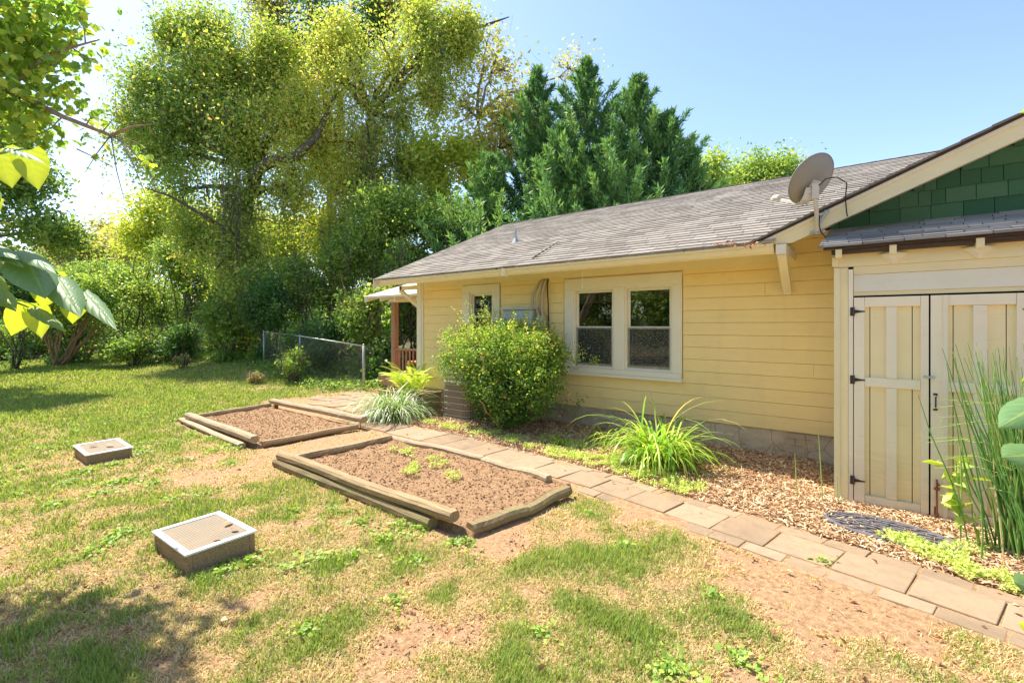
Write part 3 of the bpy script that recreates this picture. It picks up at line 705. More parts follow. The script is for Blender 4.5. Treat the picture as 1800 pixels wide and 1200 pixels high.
eb = empty('electrical_panel', (-4.75, -0.1, 1.35), 0, 'grey metal electrical panel on the yellow wall behind the round bush', 'electrical panel')
s = MB(); s.box(-0.30, 0.30, -0.10, 0.08, -0.35, 0.50); s.build('casing', M['box_grey'], eb, bevel=0.01)
s = MB(); s.box(-0.33, 0.33, -0.14, 0.08, 0.50, 0.535); s.build('rain_hood', M['box_grey'], eb, bevel=0.006)
s = MB(); s.tube([(0.08, -0.1, 0.25), (0.08, -0.2, 0.25)], 0.085, 18); s.build('meter', M['metal'], eb, smooth=False)
s = MB(); s.box(0.36, 0.50, -0.06, 0.08, -0.1, 0.40); s.build('junction_box', M['conduit'], eb, bevel=0.01)

# porch at the far end
s = HMB()
PRZ = lambda y: 2.24+0.30*(y-0.40)
s.prism([(0.40, PRZ(0.40)), (3.4, PRZ(3.4)), (3.4, PRZ(3.4)+0.05), (0.40, PRZ(0.40)+0.05)], 'x', -9.75, -7.26)
s.build('porch_roof', M['trim'], house)
s = HMB()
s.prism([(0.36, PRZ(0.36)-0.09), (3.4, PRZ(3.4)-0.09), (3.4, PRZ(3.4)+0.055), (0.36, PRZ(0.36)+0.055)], 'x', -9.80, -9.75)
for x in (-9.3, -8.8, -8.3, -7.8):
    s.prism([(0.45, PRZ(0.45)-0.11), (3.4, PRZ(3.4)-0.11), (3.4, PRZ(3.4)), (0.45, PRZ(0.45))], 'x', x, x+0.05)
s.box(-9.7, -7.3, 1.02, 1.14, 2.16, 2.33)
s.build('porch_rafter', M['trim'], house)
s = HMB(); s.box(-9.64, -9.50, 1.02, 1.15, 0.0, 2.17); s.build('porch_post', M['post_red'], house, bevel=0.008)
s = HMB()
s.box(-9.5, -7.4, 1.06, 1.10, 0.98, 1.03); s.box(-9.5, -7.4, 1.06, 1.10, 0.42, 0.46)
for x in np.arange(-9.4, -7.4, 0.13): s.box(x, x+0.035, 1.065, 1.095, 0.46, 0.98)
s.build('porch_railing', M['post_red'], house)
s = HMB(); s.box(-10.0, -7.25, 0.9, 4.6, 0.10, 0.35); s.build('porch_floor', M['planter_wood'], house)
bb = empty('porch_bench', (-8.55, 1.45, 0.35), 0, 'orange wooden bench back seen through the porch railing', 'bench')
s = MB(); s.box(-0.75, 0.75, 0.16, 0.22, 0.35, 0.78); s.build('backrest', M['orange_wood'], bb)
s = MB(); s.box(-0.75, 0.75, -0.25, 0.2, 0.30, 0.35); s.build('seat', M['orange_wood'], bb)
for sx in (-1, 1):
    for sy in (-0.2, 0.17):
        s = MB(); s.box(sx*0.7-0.03, sx*0.7+0.03, sy-0.03, sy+0.03, 0, 0.30); s.build('leg', M['orange_wood'], bb)

# ================================================================== SHED
shed = empty('lean_to_shed', (0.8, -0.57, 0), 0, 'shallow lean-to shed with pale yellow and white plank double doors under a small shingle roof', 'shed')
SO = Vector((0.8, -0.57, 0))
class SMB(MB):
    def build(s, name, mat, parent=None, **kw):
        s.v = [(p[0]-SO.x, p[1]-SO.y, p[2]) for p in s.v]; return MB.build(s, name, mat, parent, **kw)
SX1 = 1.92
for x in (-0.32, SX1-0.04):
    s = SMB(); s.box(x, x+0.04, -1.10, -0.035, -0.02, 2.30); s.build('side_wall', M['siding'], shed)
s = SMB(); s.box(SX1-0.1, SX1+0.02, -1.145, -1.10, -0.02, 2.12, 0.2); s.build('corner_board', M['trim_yellow'], shed)
s = SMB(); s.box(-0.34, -0.24, -1.145, -1.10, -0.02, 2.12, 0.2); s.box(-0.345, -0.30, -1.155, -1.146, 0.02, 2.12, 0.1)
s.build('corner_board', M['trim_yellow'], shed)
s = SMB(); s.box(-0.237, -0.203, -1.165, -1.10, -0.02, 2.10, 0.2); s.build('door_jamb', M['shed_white'], shed)
s = SMB(); s.box(-0.345, SX1+0.02, -1.150, -1.10, 2.125, 2.245, 0.2); s.box(-0.36, -0.31, -1.165, -1.1505, 2.135, 2.215, 0.9)
s.box(-0.20, SX1-0.1, -1.140, -1.10, 2.052, 2.124, 0.6); s.box(-0.20, SX1-0.1, -1.141, -1.10, 1.862, 1.895, 0.8)
s.build('frieze_board', M['trim_yellow'], shed)
s = SMB(); s.prism([(-1.150, 1.896), (-1.132, 2.050), (-1.10, 2.050), (-1.10, 1.896)], 'x', -0.20, SX1-0.1); s.build('header_board', M['trim'], shed)
s = SMB(); s.box(-0.3, SX1-0.02, -1.095, -1.07, 0, 2.25); s.box(-0.3, SX1-0.02, -0.06, -0.04, 0, 2.3); s.build('inner_lining', M['dark'], shed)
# shed roof
def sz(y): return 2.665+0.285*y
s = SMB(); s.prism([(-1.255, sz(-1.255)-0.030), (-0.03, sz(-0.03)-0.030), (-0.03, sz(-0.03)), (-1.255, sz(-1.255))], 'x', -0.42, SX1+0.15)
s.box(-0.36, SX1+0.1, -1.235, -1.152, 2.240, 2.278); s.box(-0.33, SX1, -1.10, -0.05, 2.246, 2.262)
s.build('roof_deck', M['dark_wood'], shed)
s = SMB(); shingle_plane(s, -0.455, SX1+0.2, -1.285, -0.02, sz, 0.125, 0.27, thick=0.009, lift=0.014); s.build('roof', M['shingle_shed'], shed)
# rafter tails with diamond plates
for x in (-0.305, 0.075, 0.605, 1.135, 1.665):
    s = SMB(); s.prism([(-1.255, 2.205), (-1.10, 2.20), (-1.10, 2.30), (-1.255, 2.285)], 'x', x-0.024, x+0.024, 0.1); rt = s.build('rafter_tail', M['trim_yellow'], shed, bevel=0.002)
    if x > -0.2:
        for r_, y_ in ((0.092, -1.166), (0.074, -1.180), (0.056, -1.194)):
            s = SMB(); s.prism([(x, 2.215-r_), (x+r_*1.05, 2.215), (x, 2.215+r_*0.25), (x-r_*1.05, 2.215)], 'y', y_, -1.151, 0.3)
            if r_ == 0.092: dp_ = s
            else: dp_.v, base_ = dp_.v+s.v, len(dp_.v); dp_.f += [tuple(i+base_ for i in f) for f in s.f]; dp_.a += s.a
        dp_.build('diamond_plate', M['trim'], rt)
# doors
def door(x0, x1, stiles, handle_side, label=None):
    """stiles: (left stile width, batten centre, batten width, right stile width)"""
    ls, bc, bw, rs = stiles; yb = -1.135; yt = -1.163; z0, z1 = -0.005, 1.845
    s = SMB(); x = x0+0.012; A = x0+ls*0.5; B = x1-rs*0.5
    xs_ = [A, x0+ls+0.04, bc, x1-rs-0.05, B]
    for a, b in zip(xs_, xs_[1:]): s.box(a, b-0.006, yb, yb+0.02, z0+0.04, z1-0.03, random.random()*0.5)
    d = s.build('door', M['shed_board'], shed); 
    if label: d['label'] = label
    s = SMB()
    s.box(x0+0.006, x0+ls, yt, yb-0.001, z0, z1, 0.1); s.box(x1-rs, x1-0.004, yt, yb-0.001, z0, z1, 0.4)
    for (za, zb) in ((z1-0.085, z1), (1.055, 1.135), (z0+0.005, z0+0.095)): s.box(x0+ls+0.0015, x1-rs-0.0015, yt+0.003, yb-0.001, za, zb, random.random()*0.5)
    for (za, zb) in ((1.137, z1-0.087), (z0+0.097, 1.053)): s.box(bc-bw/2, bc+bw/2, yt+0.004, yb-0.001, za, zb, random.random()*0.5)
    for (xx, zz) in [(x0+ls+0.02+(x1-rs-x0-ls-0.04)*t, zc) for t in (0, 0.45, 0.55, 1) for zc in (z1-0.06, z1-0.025, 1.075, 1.12, 0.03, 0.07)]:
        s.box(xx-0.0025, xx+0.0025, yt-0.0004, yt+0.004, zz-0.0025, zz+0.0025, 1.0)
    s.build('door_frame', M['shed_white'], d, bevel=0.002)
    return d
dL = door(-0.203, 0.312, (0.083, 0.066, 0.072, 0.055), 1)
dR = door(0.314, 0.93, (0.108, 0.615, 0.08, 0.115), 0)
dR2 = door(0.95, SX1-0.12, (0.09, 1.4, 0.08, 0.09), 0)
s = SMB(); s.box(0.395, 0.425, -1.172, -1.1635, 0.0, 1.845, 0.9); s.build('cover_strip', M['shed_white'], dR)
def hinge(x, z, d, flip=1):
    s = SMB(); s.box(x-0.024*flip if flip > 0 else x, x if flip > 0 else x+0.024, -1.171, -1.1655, z-0.038, z+0.038)
    s.tube([(x+0.004*flip, -1.172, z-0.038), (x+0.004*flip, -1.172, z+0.038)], 0.006, 8)
    s.prism([(x+0.006*flip, z-0.018), (x+0.05*flip, z-0.008), (x+0.085*flip, z-0.004), (x+0.085*flip, z+0.004), (x+0.05*flip, z+0.008), (x+0.006*flip, z+0.018)], 'y', -1.168, -1.1635)
    s.build('hinge', M['iron'], d)
for z in (1.72, 1.11, 0.21): hinge(-0.20, z, dL)
for z in (1.72, 1.11, 0.21): hinge(0.93, z, dR, -1)
s = SMB(); s.box(0.335, 0.362, -1.170, -1.1635, 1.02, 1.035); s.box(0.335, 0.362, -1.170, -1.1635, 0.895, 0.91); s.tube([(0.3485, -1.168, 1.03), (0.3485, -1.195, 1.01), (0.3485, -1.20, 0.965), (0.3485, -1.195, 0.92), (0.3485, -1.168, 0.90)], 0.006, 8); s.build('handle', M['iron'], dR)
s = SMB(); s.tube([(0.285, -1.172, 1.168), (0.285, -1.182, 1.168)], 0.013, 12); s.tube([(0.335, -1.172, 1.168), (0.335, -1.188, 1.168)], 0.013, 12); s.box(0.283, 0.337, -1.180, -1.172, 1.160, 1.176); s.build('door_bolt', M['box_grey'], dR)
s = SMB(); s.tube([(0.357, -1.180, 0.33), (0.357, -1.182, -0.03)], 0.0065, 8); s.box(0.340, 0.374, -1.190, -1.1635, 0.245, 0.26); s.box(0.345, 0.37, -1.190, -1.1635, 0.03, 0.045); s.box(0.352, 0.375, -1.188, -1.178, 0.28, 0.295); s.box(0.34, 0.352, -1.1655, -1.1635, 0.03, 0.10)
s.build('drop_bolt', M['rust'], dR)
# pediment to the ground
s = SMB(); s.box(-0.34, SX1, -1.10, -0.03, -0.25, -0.005); s.build('base', M['foundation'], shed)

# ================================================================== SATELLITE DISH
dc = Vector((-0.548, -0.86, 3.045))
dish = empty('satellite_dish', (-0.545, -0.72, 2.52), 0, 'grey satellite dish seen from behind on a mast fixed to the gable board', 'satellite dish')
DO = Vector(dish.location)
class DMB(MB):
    def build(s, name, mat, parent=None, **kw):
        s.v = [tuple(Vector(p)-DO) for p in s.v]; return MB.build(s, name, mat, parent, **kw)
nd = Vector((-0.66, 0.52, 0.54)).normalized()     # the way the dish faces
upv = (Vector((0.25, 0, 1))-nd*nd.dot(Vector((0.25, 0, 1)))).normalized(); rv = nd.cross(upv).normalized()
s = DMB(); NR, NA = 10, 48
RA, RB = 0.252, 0.228
V = []; F = []
for side in (0, 1):
    for i in range(NR+1):
        t = i/NR
        for k in range(NA):
            a = 2*math.pi*k/NA
            p = dc+upv*math.cos(a)*RA*t+rv*math.sin(a)*RB*t+nd*(0.075*t*t-0.06+(0.004 if side else -0.002)+(0.008 if (t > 0.99 and not side) else 0)-(0.012 if t > 0.99 else 0)*side)
            V.append(p)
n1 = (NR+1)*NA
for side in (0, 1):
    for i in range(NR):
        for k in range(NA):
            b_ = side*n1; F.append((b_+i*NA+k, b_+i*NA+(k+1)%NA, b_+(i+1)*NA+(k+1)%NA, b_+(i+1)*NA+k))
for k in range(NA): F.append((NR*NA+k, NR*NA+(k+1)%NA, n1+NR*NA+(k+1)%NA, n1+NR*NA+k))
s.add(V, F); s.tube([dc+upv*math.cos(2*math.pi*k/NA)*RA*1.0+rv*math.sin(2*math.pi*k/NA)*RB*1.0+nd*0.012 for k in range(NA+1)], 0.0065, 6)
s.build('reflector', M['dish'], dish, smooth=True)
back = dc-nd*0.07-upv*0.05
hub = dc+Vector((0.02, -0.06, -0.13))-nd*0.03
s = DMB(); s.obox(back-upv*0.06, rv*0.045, upv*0.12, nd*0.012); s.obox(hub+Vector((0.0,-0.01,0.0)), (0.028,0,0), (0,0.03,0), (0,0,0.075)); s.obox(hub+Vector((-0.045,0.0,-0.01)), (0.05,0.02,0.0), (0.0,0.012,0), (0.02,0,0.06))
s.obox(hub+Vector((-0.045,-0.016,0.005)), (0.012,0,0), (0,0.004,0), (0,0,0.012))
s.build('back_bracket', M['dish_arm'], dish, bevel=0.003)
s = DMB(); s.tube([hub+Vector((0.0,0.0,0.03)), hub+Vector((0.0,0.0,-0.12)), (-0.515, -0.755, 2.70), (-0.51, -0.745, 2.54)], 0.021, 12); s.build('mast', M['dish_arm'], dish, smooth=True)
s = DMB(); s.box(-0.58, -0.445, -0.735, -0.722, 2.525, 2.555); s.tube([(-0.51,-0.745,2.54), (-0.51,-0.72,2.54)], 0.028, 12); s.beam((-0.50,-0.735,2.62), (-0.43,-0.725,2.735), 0.02, 0.025); s.box(-0.455, -0.41, -0.735, -0.722, 2.72, 2.75)
for x in (-0.565, -0.46): s.tube([(x,-0.74,2.54), (x,-0.72,2.54)], 0.012, 8)
s.build('mounting_plate', M['metal'], dish, bevel=0.002)
armb = dc-upv*0.235+rv*0.02; armt = armb+nd*0.30-upv*0.05+Vector((-0.06, 0, 0.0))
s = DMB(); s.beam(armb-nd*0.05, armt, 0.032, 0.032); s.build('feed_arm', M['dish_arm'], dish, bevel=0.004)
s = DMB(); s.beam(armt-nd*0.02+upv*0.02, armt-nd*0.10+upv*0.05, 0.05, 0.045); s.build('feed_horn', M['dish_arm'], dish, bevel=0.012)
s = DMB(); s.tube([hub+Vector((0.03,-0.03,0.05)), hub+Vector((0.09,-0.07,0.095)), hub+Vector((0.18,-0.07,0.09)), hub+Vector((0.25,-0.03,0.03)), (-0.28,-0.76,2.83), (-0.27,-0.745,2.70), (-0.265,-0.73,2.66)], 0.0055, 6)
s.tube([(-0.49,-0.76,2.70), (-0.495,-0.76,2.60), (-0.48,-0.745,2.53), (-0.42,-0.6,2.45), (-0.36,-0.4,2.45)], 0.0055, 6); s.build('cable', M['black'], dish, smooth=True)

# ================================================================== YARD OBJECTS
# path
s = MB()
def plen(i): return math.hypot(PX[i+1]-PX[i], PY[i+1]-PY[i])
def pt_at(d):
    i = 0
    while i < len(PX)-2 and d > plen(i): d -= plen(i); i += 1
    t = d/plen(i); x = PX[i]+(PX[i+1]-PX[i])*t; y = PY[i]+(PY[i+1]-PY[i])*t
    dx, dy = (PX[i+1]-PX[i])/plen(i), (PY[i+1]-PY[i])/plen(i); return x, y, dx, dy
tot = sum(plen(i) for i in range(len(PX)-1))
def slab(d0, d1, o0, o1, h, att):
    xa, ya, dxa, dya = pt_at(d0); xb, yb, dxb, dyb = pt_at(d1); j = lambda: random.uniform(-0.006, 0.006)
    P = []
    hz = gzf((xa+xb)/2, ya)
    zt = [h+hz*0.5+random.uniform(-0.002, 0.002) for _ in range(4)]
    for (x, y, dx, dy, o) in ((xa,ya,dxa,dya,o0),(xb,yb,dxb,dyb,o0),(xb,yb,dxb,dyb,o1),(xa,ya,dxa,dya,o1)):
        P.append((x-dy*o+j(), y+dx*o+j()))
    s.add([(p[0],p[1],-0.06) for p in P]+[(p[0],p[1],z_) for p, z_ in zip(P, zt)], [(4,5,6,7),(0,1,5,4),(1,2,6,5),(2,3,7,6),(3,0,4,7)], att)
d = 0.0
while d < tot-0.5:
    x, y, _, _ = pt_at(d); L = 0.40*random.uniform(0.97, 1.03); g = 0.010
    wl = np.interp(x, [-7, -4.5, -2.5, 1], [0.29, 0.29, 0.17, 0.17])
    wr = np.interp(x, [-7, -4.5, -2.5, 1], [0.25, 0.25, 0.185, 0.17])
    if x < -3.0 and False: pass
    slab(d+g*0.6, d+L-g*0.6, -wr, wl, 0.016+random.uniform(-0.003, 0.003), random.random()); d += L
for side in (1, -1):
    d = 0.0 if side < 0 else 2.2
    while d < tot-0.4:
        x, y, _, _ = pt_at(d); L = random.uniform(0.24, 0.31); g = 0.007
        if side > 0: a, b = np.interp(x, [-4.5, -2.5, 1], [0.30, 0.185, 0.18]), np.interp(x, [-4.5, -2.5, 1], [0.36, 0.33, 0.31])
        else: a, b = -0.32, -0.185
        if side < 0 and x < -2.5: d += L; continue
        if side > 0 and x < -3.4 and random.random() < 0.5: d += L; continue
        slab(d+g, d+L-g, a, b, 0.010+random.uniform(-0.006, 0.004), random.random()); d += L
tag(s.build('path', M['paver'], bevel=0.006), kind='structure')
# flagstone patio
s = MB(); nx_, ny_ = 8, 5
gx = lambda i, j: (-9.9+i*0.41+0.09*(rr_[i][j][0]-0.5)*2, -1.42+j*0.36+0.08*(rr_[i][j][1]-0.5)*2)
rr_ = [[(random.random(), random.random()) for _ in range(ny_+1)] for _ in range(nx_+1)]
for i in range(nx_):
    for j in range(ny_):
        if (i < 2 and j == 0) or (i > 5 and j > 2) or random.random() < 0.06: continue
        P = [gx(i, j), gx(i+1, j), gx(i+1, j+1), gx(i, j+1)]; c = (sum(p[0] for p in P)/4, sum(p[1] for p in P)/4)
        P = [(c[0]+(p[0]-c[0])*0.92, c[1]+(p[1]-c[1])*0.92) for p in P]; h = 0.012+random.uniform(0, 0.012)+gzf(*c)
        s.add([(p[0],p[1],-0.05) for p in P]+[(p[0],p[1],h) for p in P], [(4,5,6,7),(0,1,5,4),(1,2,6,5),(2,3,7,6),(3,0,4,7)], 0.4+random.random()*0.6)
tag(s.build('patio', M['paver'], bevel=0.006), kind='structure')

# raised beds
def log(a, b, r, flat=0.75, n=10, seg=14, wob=0.006, taper=0.0):
    """weathered landscape timber: two flat faces, rounded sides"""
    mb = MB(); a = Vector(a); b = Vector(b); d = (b-a).normalized(); sd_ = d.cross(Vector((0,0,1))).normalized(); u = sd_.cross(d)
    V = []; ph = random.random()*9
    for i in range(seg+1):
        t = i/seg; c = a.lerp(b, t)+sd_*wob*math.sin(ph+t*7)+u*wob*0.6*math.sin(ph*2+t*9); rr = r*(1-taper*t)
        for k in range(n):
            an = 2*math.pi*(k+0.5)/n; x_ = math.cos(an); z_ = max(-flat, min(flat, math.sin(an)))
            q = 1+random.uniform(-0.03, 0.03); V.append(c+sd_*x_*rr*q+u*z_*rr*q)
    Fc = [(i*n+k, i*n+(k+1)%n, (i+1)*n+(k+1)%n, (i+1)*n+k) for i in range(seg) for k in range(n)]
    Fc += [tuple(range(n))[::-1], tuple(seg*n+k for k in range(n))]
    mb.add(V, Fc); return mb
def soil_mesh(b, root, o, hgt=0.05, name='soil'):
    x0, x1, y0, y1 = b; n = 120; m_ = 70
    X, Y = np.meshgrid(np.linspace(x0, x1, n), np.linspace(y0, y1, m_))
    Z = hgt+0.05*(fbm(X, Y, 2.2, 3, 5)-0.5)+0.03*(fbm(X, Y, 9, 3, 2)-0.5)+0.012*(vnoise(X, Y, 28, 7)-0.5)
    edge = (X <= x0+1e-6)|(X >= x1-1e-6)|(Y <= y0+1e-6)|(Y >= y1-1e-6); Z = np.where(edge, -0.08, Z)
    V = np.stack([X.ravel()-o[0], Y.ravel()-o[1], Z.ravel()], 1); i = (np.arange(m_-1)[:, None]*n+np.arange(n-1)[None, :]).ravel()
    Q = np.stack([i, i+1, i+n+1, i+n], 1)
    # clods
    k = 6500; cx = rng.uniform(x0+0.05, x1-0.05, k); cy = rng.uniform(y0+0.05, y1-0.05, k)
    sc = 0.003+0.010*rng.random(k)**4
    oct_ = np.array([(1,0,0),(0,1,0),(-1,0,0),(0,-1,0),(0,0,1),(0,0,-1)], float)
    D = oct_[None]*sc[:, None, None]*(0.7+0.6*rng.random((k, 6, 1))); zc = hgt+0.05*(fbm(cx, cy, 2.2, 3, 5)-0.5)+0.035*(fbm(cx, cy, 9, 3, 2)-0.5)
    C = np.stack([cx-o[0], cy-o[1], zc+sc*0.3], 1)[:, None]+D
    tri = np.array([(0,1,4),(1,2,4),(2,3,4),(3,0,4),(1,0,5),(2,1,5),(3,2,5),(0,3,5)])
    base = len(V); T = (base+np.arange(k)[:, None, None]*6+tri[None]).reshape(-1, 3)
    return np_mesh(name, np.concatenate([V, C.reshape(-1, 3)]), Q, M['soil'], rng.random(len(Q)+len(T)), root, smooth=False, T=T)
def rel(mb, o):
    mb.v = [(p[0]-o[0], p[1]-o[1], p[2]-o[2]) for p in mb.v]; return mb
o2 = (-3.95, -3.1, 0)
bed2 = empty('raised_bed', o2, 0, 'larger timber framed garden bed nearest the camera, green weeds at its back edge', 'garden bed', 'timber garden beds beside the path')
rel(log((-5.36, -3.80, 0.125), (-2.57, -3.83, 0.135), 0.056, 0.72, wob=0.008), o2).build('timber', M['timber'], bed2)
rel(log((-5.40, -3.815, 0.04), (-2.78, -3.85, 0.04), 0.060, 0.8), o2).build('timber', M['timber_green'], bed2)
rel(log((-5.28, -3.70, 0.07), (-5.20, -2.40, 0.075), 0.052, 0.8), o2).build('timber', M['timber'], bed2)
rel(log((-5.20, -2.36, 0.065), (-3.62, -2.30, 0.06), 0.046, 0.7, wob=0.01), o2).build('timber', M['timber_pale'], bed2)
rel(log((-3.60, -2.32, 0.045), (-2.60, -2.47, 0.075), 0.048, 0.7, wob=0.014), o2).build('timber', M['timber_pale'], bed2)
rel(log((-2.47, -3.76, 0.045), (-2.36, -3.2, 0.045), 0.058, 0.75), o2).build('timber', M['timber_green'], bed2)
rel(log((-2.36, -3.2, 0.030), (-2.30, -2.62, 0.075), 0.052, 0.75), o2).build('timber', M['timber_green'], bed2)
soil_mesh((-5.30, -2.39, -3.80, -2.36), bed2, o2, 0.052)
o1 = (-7.7, -2.9, 0)
bed1 = empty('raised_bed', o1, 0, 'farther timber framed garden bed with a loose split timber along its left side', 'garden bed', 'timber garden beds beside the path')
rel(log((-9.06, -3.54, 0.105), (-6.42, -3.62, 0.115), 0.058, 0.75), o1).build('timber', M['timber_pale'], bed1)
rel(log((-9.22, -3.60, 0.035), (-6.52, -3.74, 0.03), 0.050, 0.6, wob=0.02), o1).build('timber', M['timber_pale'], bed1)
rel(log((-9.10, -3.45, 0.05), (-9.25, -2.12, 0.06), 0.052, 0.8), o1).build('timber', M['timber'], bed1)
rel(log((-9.3, -2.07, 0.13), (-6.22, -2.12, 0.16), 0.056, 0.8), o1).build('timber', M['timber_pale'], bed1)
rel(log((-6.36, -3.56, 0.05), (-6.28, -2.20, 0.06), 0.048, 0.75), o1).build('timber', M['timber'], bed1)
for sx_, sy_, r_ in ((-6.30, -2.12, 0.006), (-9.1, -2.07, 0.04)):
    s = MB(); s.tube([(sx_, sy_, 0.14), (sx_, sy_, -0.02)], r_, 6); rel(s, o1).build('stake', M['rust'], bed1)
soil_mesh((-9.2, -6.32, -3.62, -2.12), bed1, o1, 0.035)

# low screened covers
def cover(loc, rz, W, D, h, tilt, label):
    r = empty('vent_cover', loc, rz, label, 'box', 'screened wooden boxes on the lawn'); r.rotation_euler = (tilt[0], tilt[1], rz)
    t = 0.035
    for (x0, x1, y0, y1) in ((-W/2, W/2, -D/2, -D/2+t), (-W/2, W/2, D/2-t, D/2), (-W/2, -W/2+t, -D/2+t, D/2-t), (W/2-t, W/2, -D/2+t, D/2-t)):
        s = MB(); s.box(x0, x1, y0, y1, -0.05, h); s.build('side_board', M['boxwood_wood'], r, bevel=0.003)
    s = MB(); e = 0.012; f = 0.030
    for (x0, x1, y0, y1) in ((-W/2-e, W/2+e, -D/2-e, -D/2+f), (-W/2-e, W/2+e, D/2-f, D/2+e), (-W/2-e, -W/2+f, -D/2+f, D/2-f), (W/2-f, W/2+e, -D/2+f, D/2-f)):
        s.box(x0, x1, y0, y1, h+0.001, h+0.014)
    s.build('frame', M['white_frame'], r, bevel=0.002)
    s = MB(); s.box(-W/2+f-0.002, W/2-f+0.002, -D/2+f-0.002, D/2-f+0.002, h-0.004, h+0.007); s.build('screen', M['mesh_top'], r)
cover((-3.80, -5.095, 0.0), R(0.5), 0.62, 0.42, 0.122, (R(1.0), R(-1.5), 0), 'screened wooden box nearest the camera, with dry leaves on its white framed top')
cover((-7.50, -4.93, 0.0), R(0), 0.64, 0.42, 0.108, (R(1), R(1), 0), 'smaller looking screened wooden box farther back on the lawn')
lf = []
def flat_leaf(name, x, y, z, sz_, rz, label, mat='litter'):
    s = MB(); n = 7; V = []; 
    for i in range(n+1):
        t = i/n; w_ = sz_*0.3*math.sin(math.pi*min(1, t*0.92+0.04))**0.8; cz = 0.25*sz_*(t-0.5)**2
        V += [(-sz_/2+sz_*t, -w_, cz+w_*0.35), (-sz_/2+sz_*t, 0, cz), (-sz_/2+sz_*t, w_, cz+w_*0.45)]
    F = []
    for i in range(n): F += [(3*i, 3*i+3, 3*i+4, 3*i+1), (3*i+1, 3*i+4, 3*i+5, 3*i+2)]
    s.add(V, F, random.random()); o = s.build(name, M[mat], None, smooth=True); o.location = (x, y, z); o.rotation_euler = (random.uniform(-.2,.2), random.uniform(-.2,.2), rz)
    return tag(o, label, 'leaf', 'dry leaves on the box tops')
flat_leaf('dry_leaf', -3.62, -4.97, 0.152, 0.06, 0.4, 'curled brown leaf near the back right corner of the near box top')
flat_leaf('dry_leaf', -3.78, -4.95, 0.152, 0.07, 2.0, 'dark brown leaf lying at the back edge of the near box top')
flat_leaf('dry_leaf', -3.57, -5.10, 0.150, 0.05, 1.0, 'small tan leaf at the right edge of the near box top')
flat_leaf('dry_leaf', -7.43, -4.88, 0.130, 0.10, 0.5, 'reddish brown leaf in the middle of the far box top')
flat_leaf('dry_leaf', -7.56, -5.01, 0.130, 0.08, 1.5, 'pale tan leaf near the front of the far box top')

# air conditioner
ac = empty('air_conditioner', (-5.62, -0.47, 0), 0, 'brown grey air conditioning condenser half hidden by the round bush', 'air conditioner')
def rrect(w_, r_, n=6):
    P = []
    for cx, cy, a0 in ((w_-r_, w_-r_, 0), (-w_+r_, w_-r_, 90), (-w_+r_, -w_+r_, 180), (w_-r_, -w_+r_, 270)):
        for k in range(n+1): a = R(a0+90*k/n); P.append((cx+r_*math.cos(a), cy+r_*math.sin(a)))
    return P
s = MB(); s.prism(rrect(0.30, 0.12), 'z', 0.05, 0.62); s.build('coil', M['ac'], ac)
s = MB(); s.prism(rrect(0.335, 0.14), 'z', -0.02, 0.05); s.build('base_pan', M['conduit'], ac)
s = MB(); s.prism(rrect(0.325, 0.13), 'z', 0.62, 0.66); s.build('lid', M['ac_grille'], ac, bevel=0.008)
s = MB()
pr = rrect(0.318, 0.13, 5)
for z in np.linspace(0.09, 0.60, 6): s.tube([(p[0], p[1], z) for p in pr+pr[:1]], 0.006, 5, cap=False)
P2 = []
for a, b in zip(pr, pr[1:]+pr[:1]):
    L = math.hypot(b[0]-a[0], b[1]-a[1]); k = max(1, int(L/0.022))
    P2 += [(a[0]+(b[0]-a[0])*i/k, a[1]+(b[1]-a[1])*i/k) for i in range(k)]
for p in P2: s.tube([(p[0]*0.985, p[1]*0.985, 0.05), (p[0]*0.985, p[1]*0.985, 0.62)], 0.0028, 4, cap=False)
s.build('guard', M['ac_grille'], ac)

# planter
pl = empty('planter_box', (-7.15, -0.42, 0), 0, 'brown wooden planter box holding the fern at the far house corner', 'planter')
for (x0, x1, y0, y1) in ((-0.62, 0.52, -0.30, -0.26), (-0.62, 0.52, 0.26, 0.30), (-0.62, -0.58, -0.26, 0.26), (0.48, 0.52, -0.26, 0.26)):
    s = MB(); s.box(x0, x1, y0, y1, 0.0, 0.31, jit=0.004); s.build('side_board', M['planter_wood'], pl)
s = MB(); s.box(-0.64, 0.54, -0.32, -0.24, 0.31, 0.335); s.box(0.46, 0.54, -0.24, 0.32, 0.31, 0.335); s.build('top_rail', M['timber'], pl, bevel=0.004)
s = MB(); s.box(-0.58, 0.48, -0.26, 0.26, 0.02, 0.27); s.build('soil', M['soil'], pl)

# door mat
s = MB(); mc = Vector((0.04, -1.76, 0)); A = R(-10); ca, sa = math.cos(A), math.sin(A)
def mp(u, v, z=0.0): return (mc.x+u*ca-v*sa, mc.y+u*sa+v*ca, z)
W_, D_ = 0.40, 0.21
out_ = [(W_*math.cos(t), D_*math.sin(t)) for t in np.linspace(-math.pi, 0, 18)]
N = 15
for i in range(N):
    for j in range(9):
        u = -W_+2*W_*(i+0.5)/N; v = -D_+2*D_*(j+0.5)/9
        if (u/W_)**2*0.9+(v/D_)**2*0.9 > 1.05: continue
        if (i+j) % 2 == 0 or random.random() < 0.25:
            s.obox(mp(u, v, 0.026), (0.034*ca, 0.034*sa, 0.002), (-0.010*sa-0.012, 0.012*ca, 0), (0, 0, 0.006))
rim = [mp(W_*1.02*math.cos(t), D_*1.05*math.sin(t), 0.024) for t in np.linspace(0, 2*math.pi, 37)]
s.tube(rim, 0.014, 6, cap=False)
V = [mp(W_*math.cos(t), D_*math.sin(t), 0.012) for t in np.linspace(0, 2*math.pi, 36, endpoint=False)]; s.add(V, [tuple(range(36))])
tag(s.build('door_mat', M['mat_rubber']), 'worn grey oval rubber mat lying in the mulch before the shed doors', 'door mat')

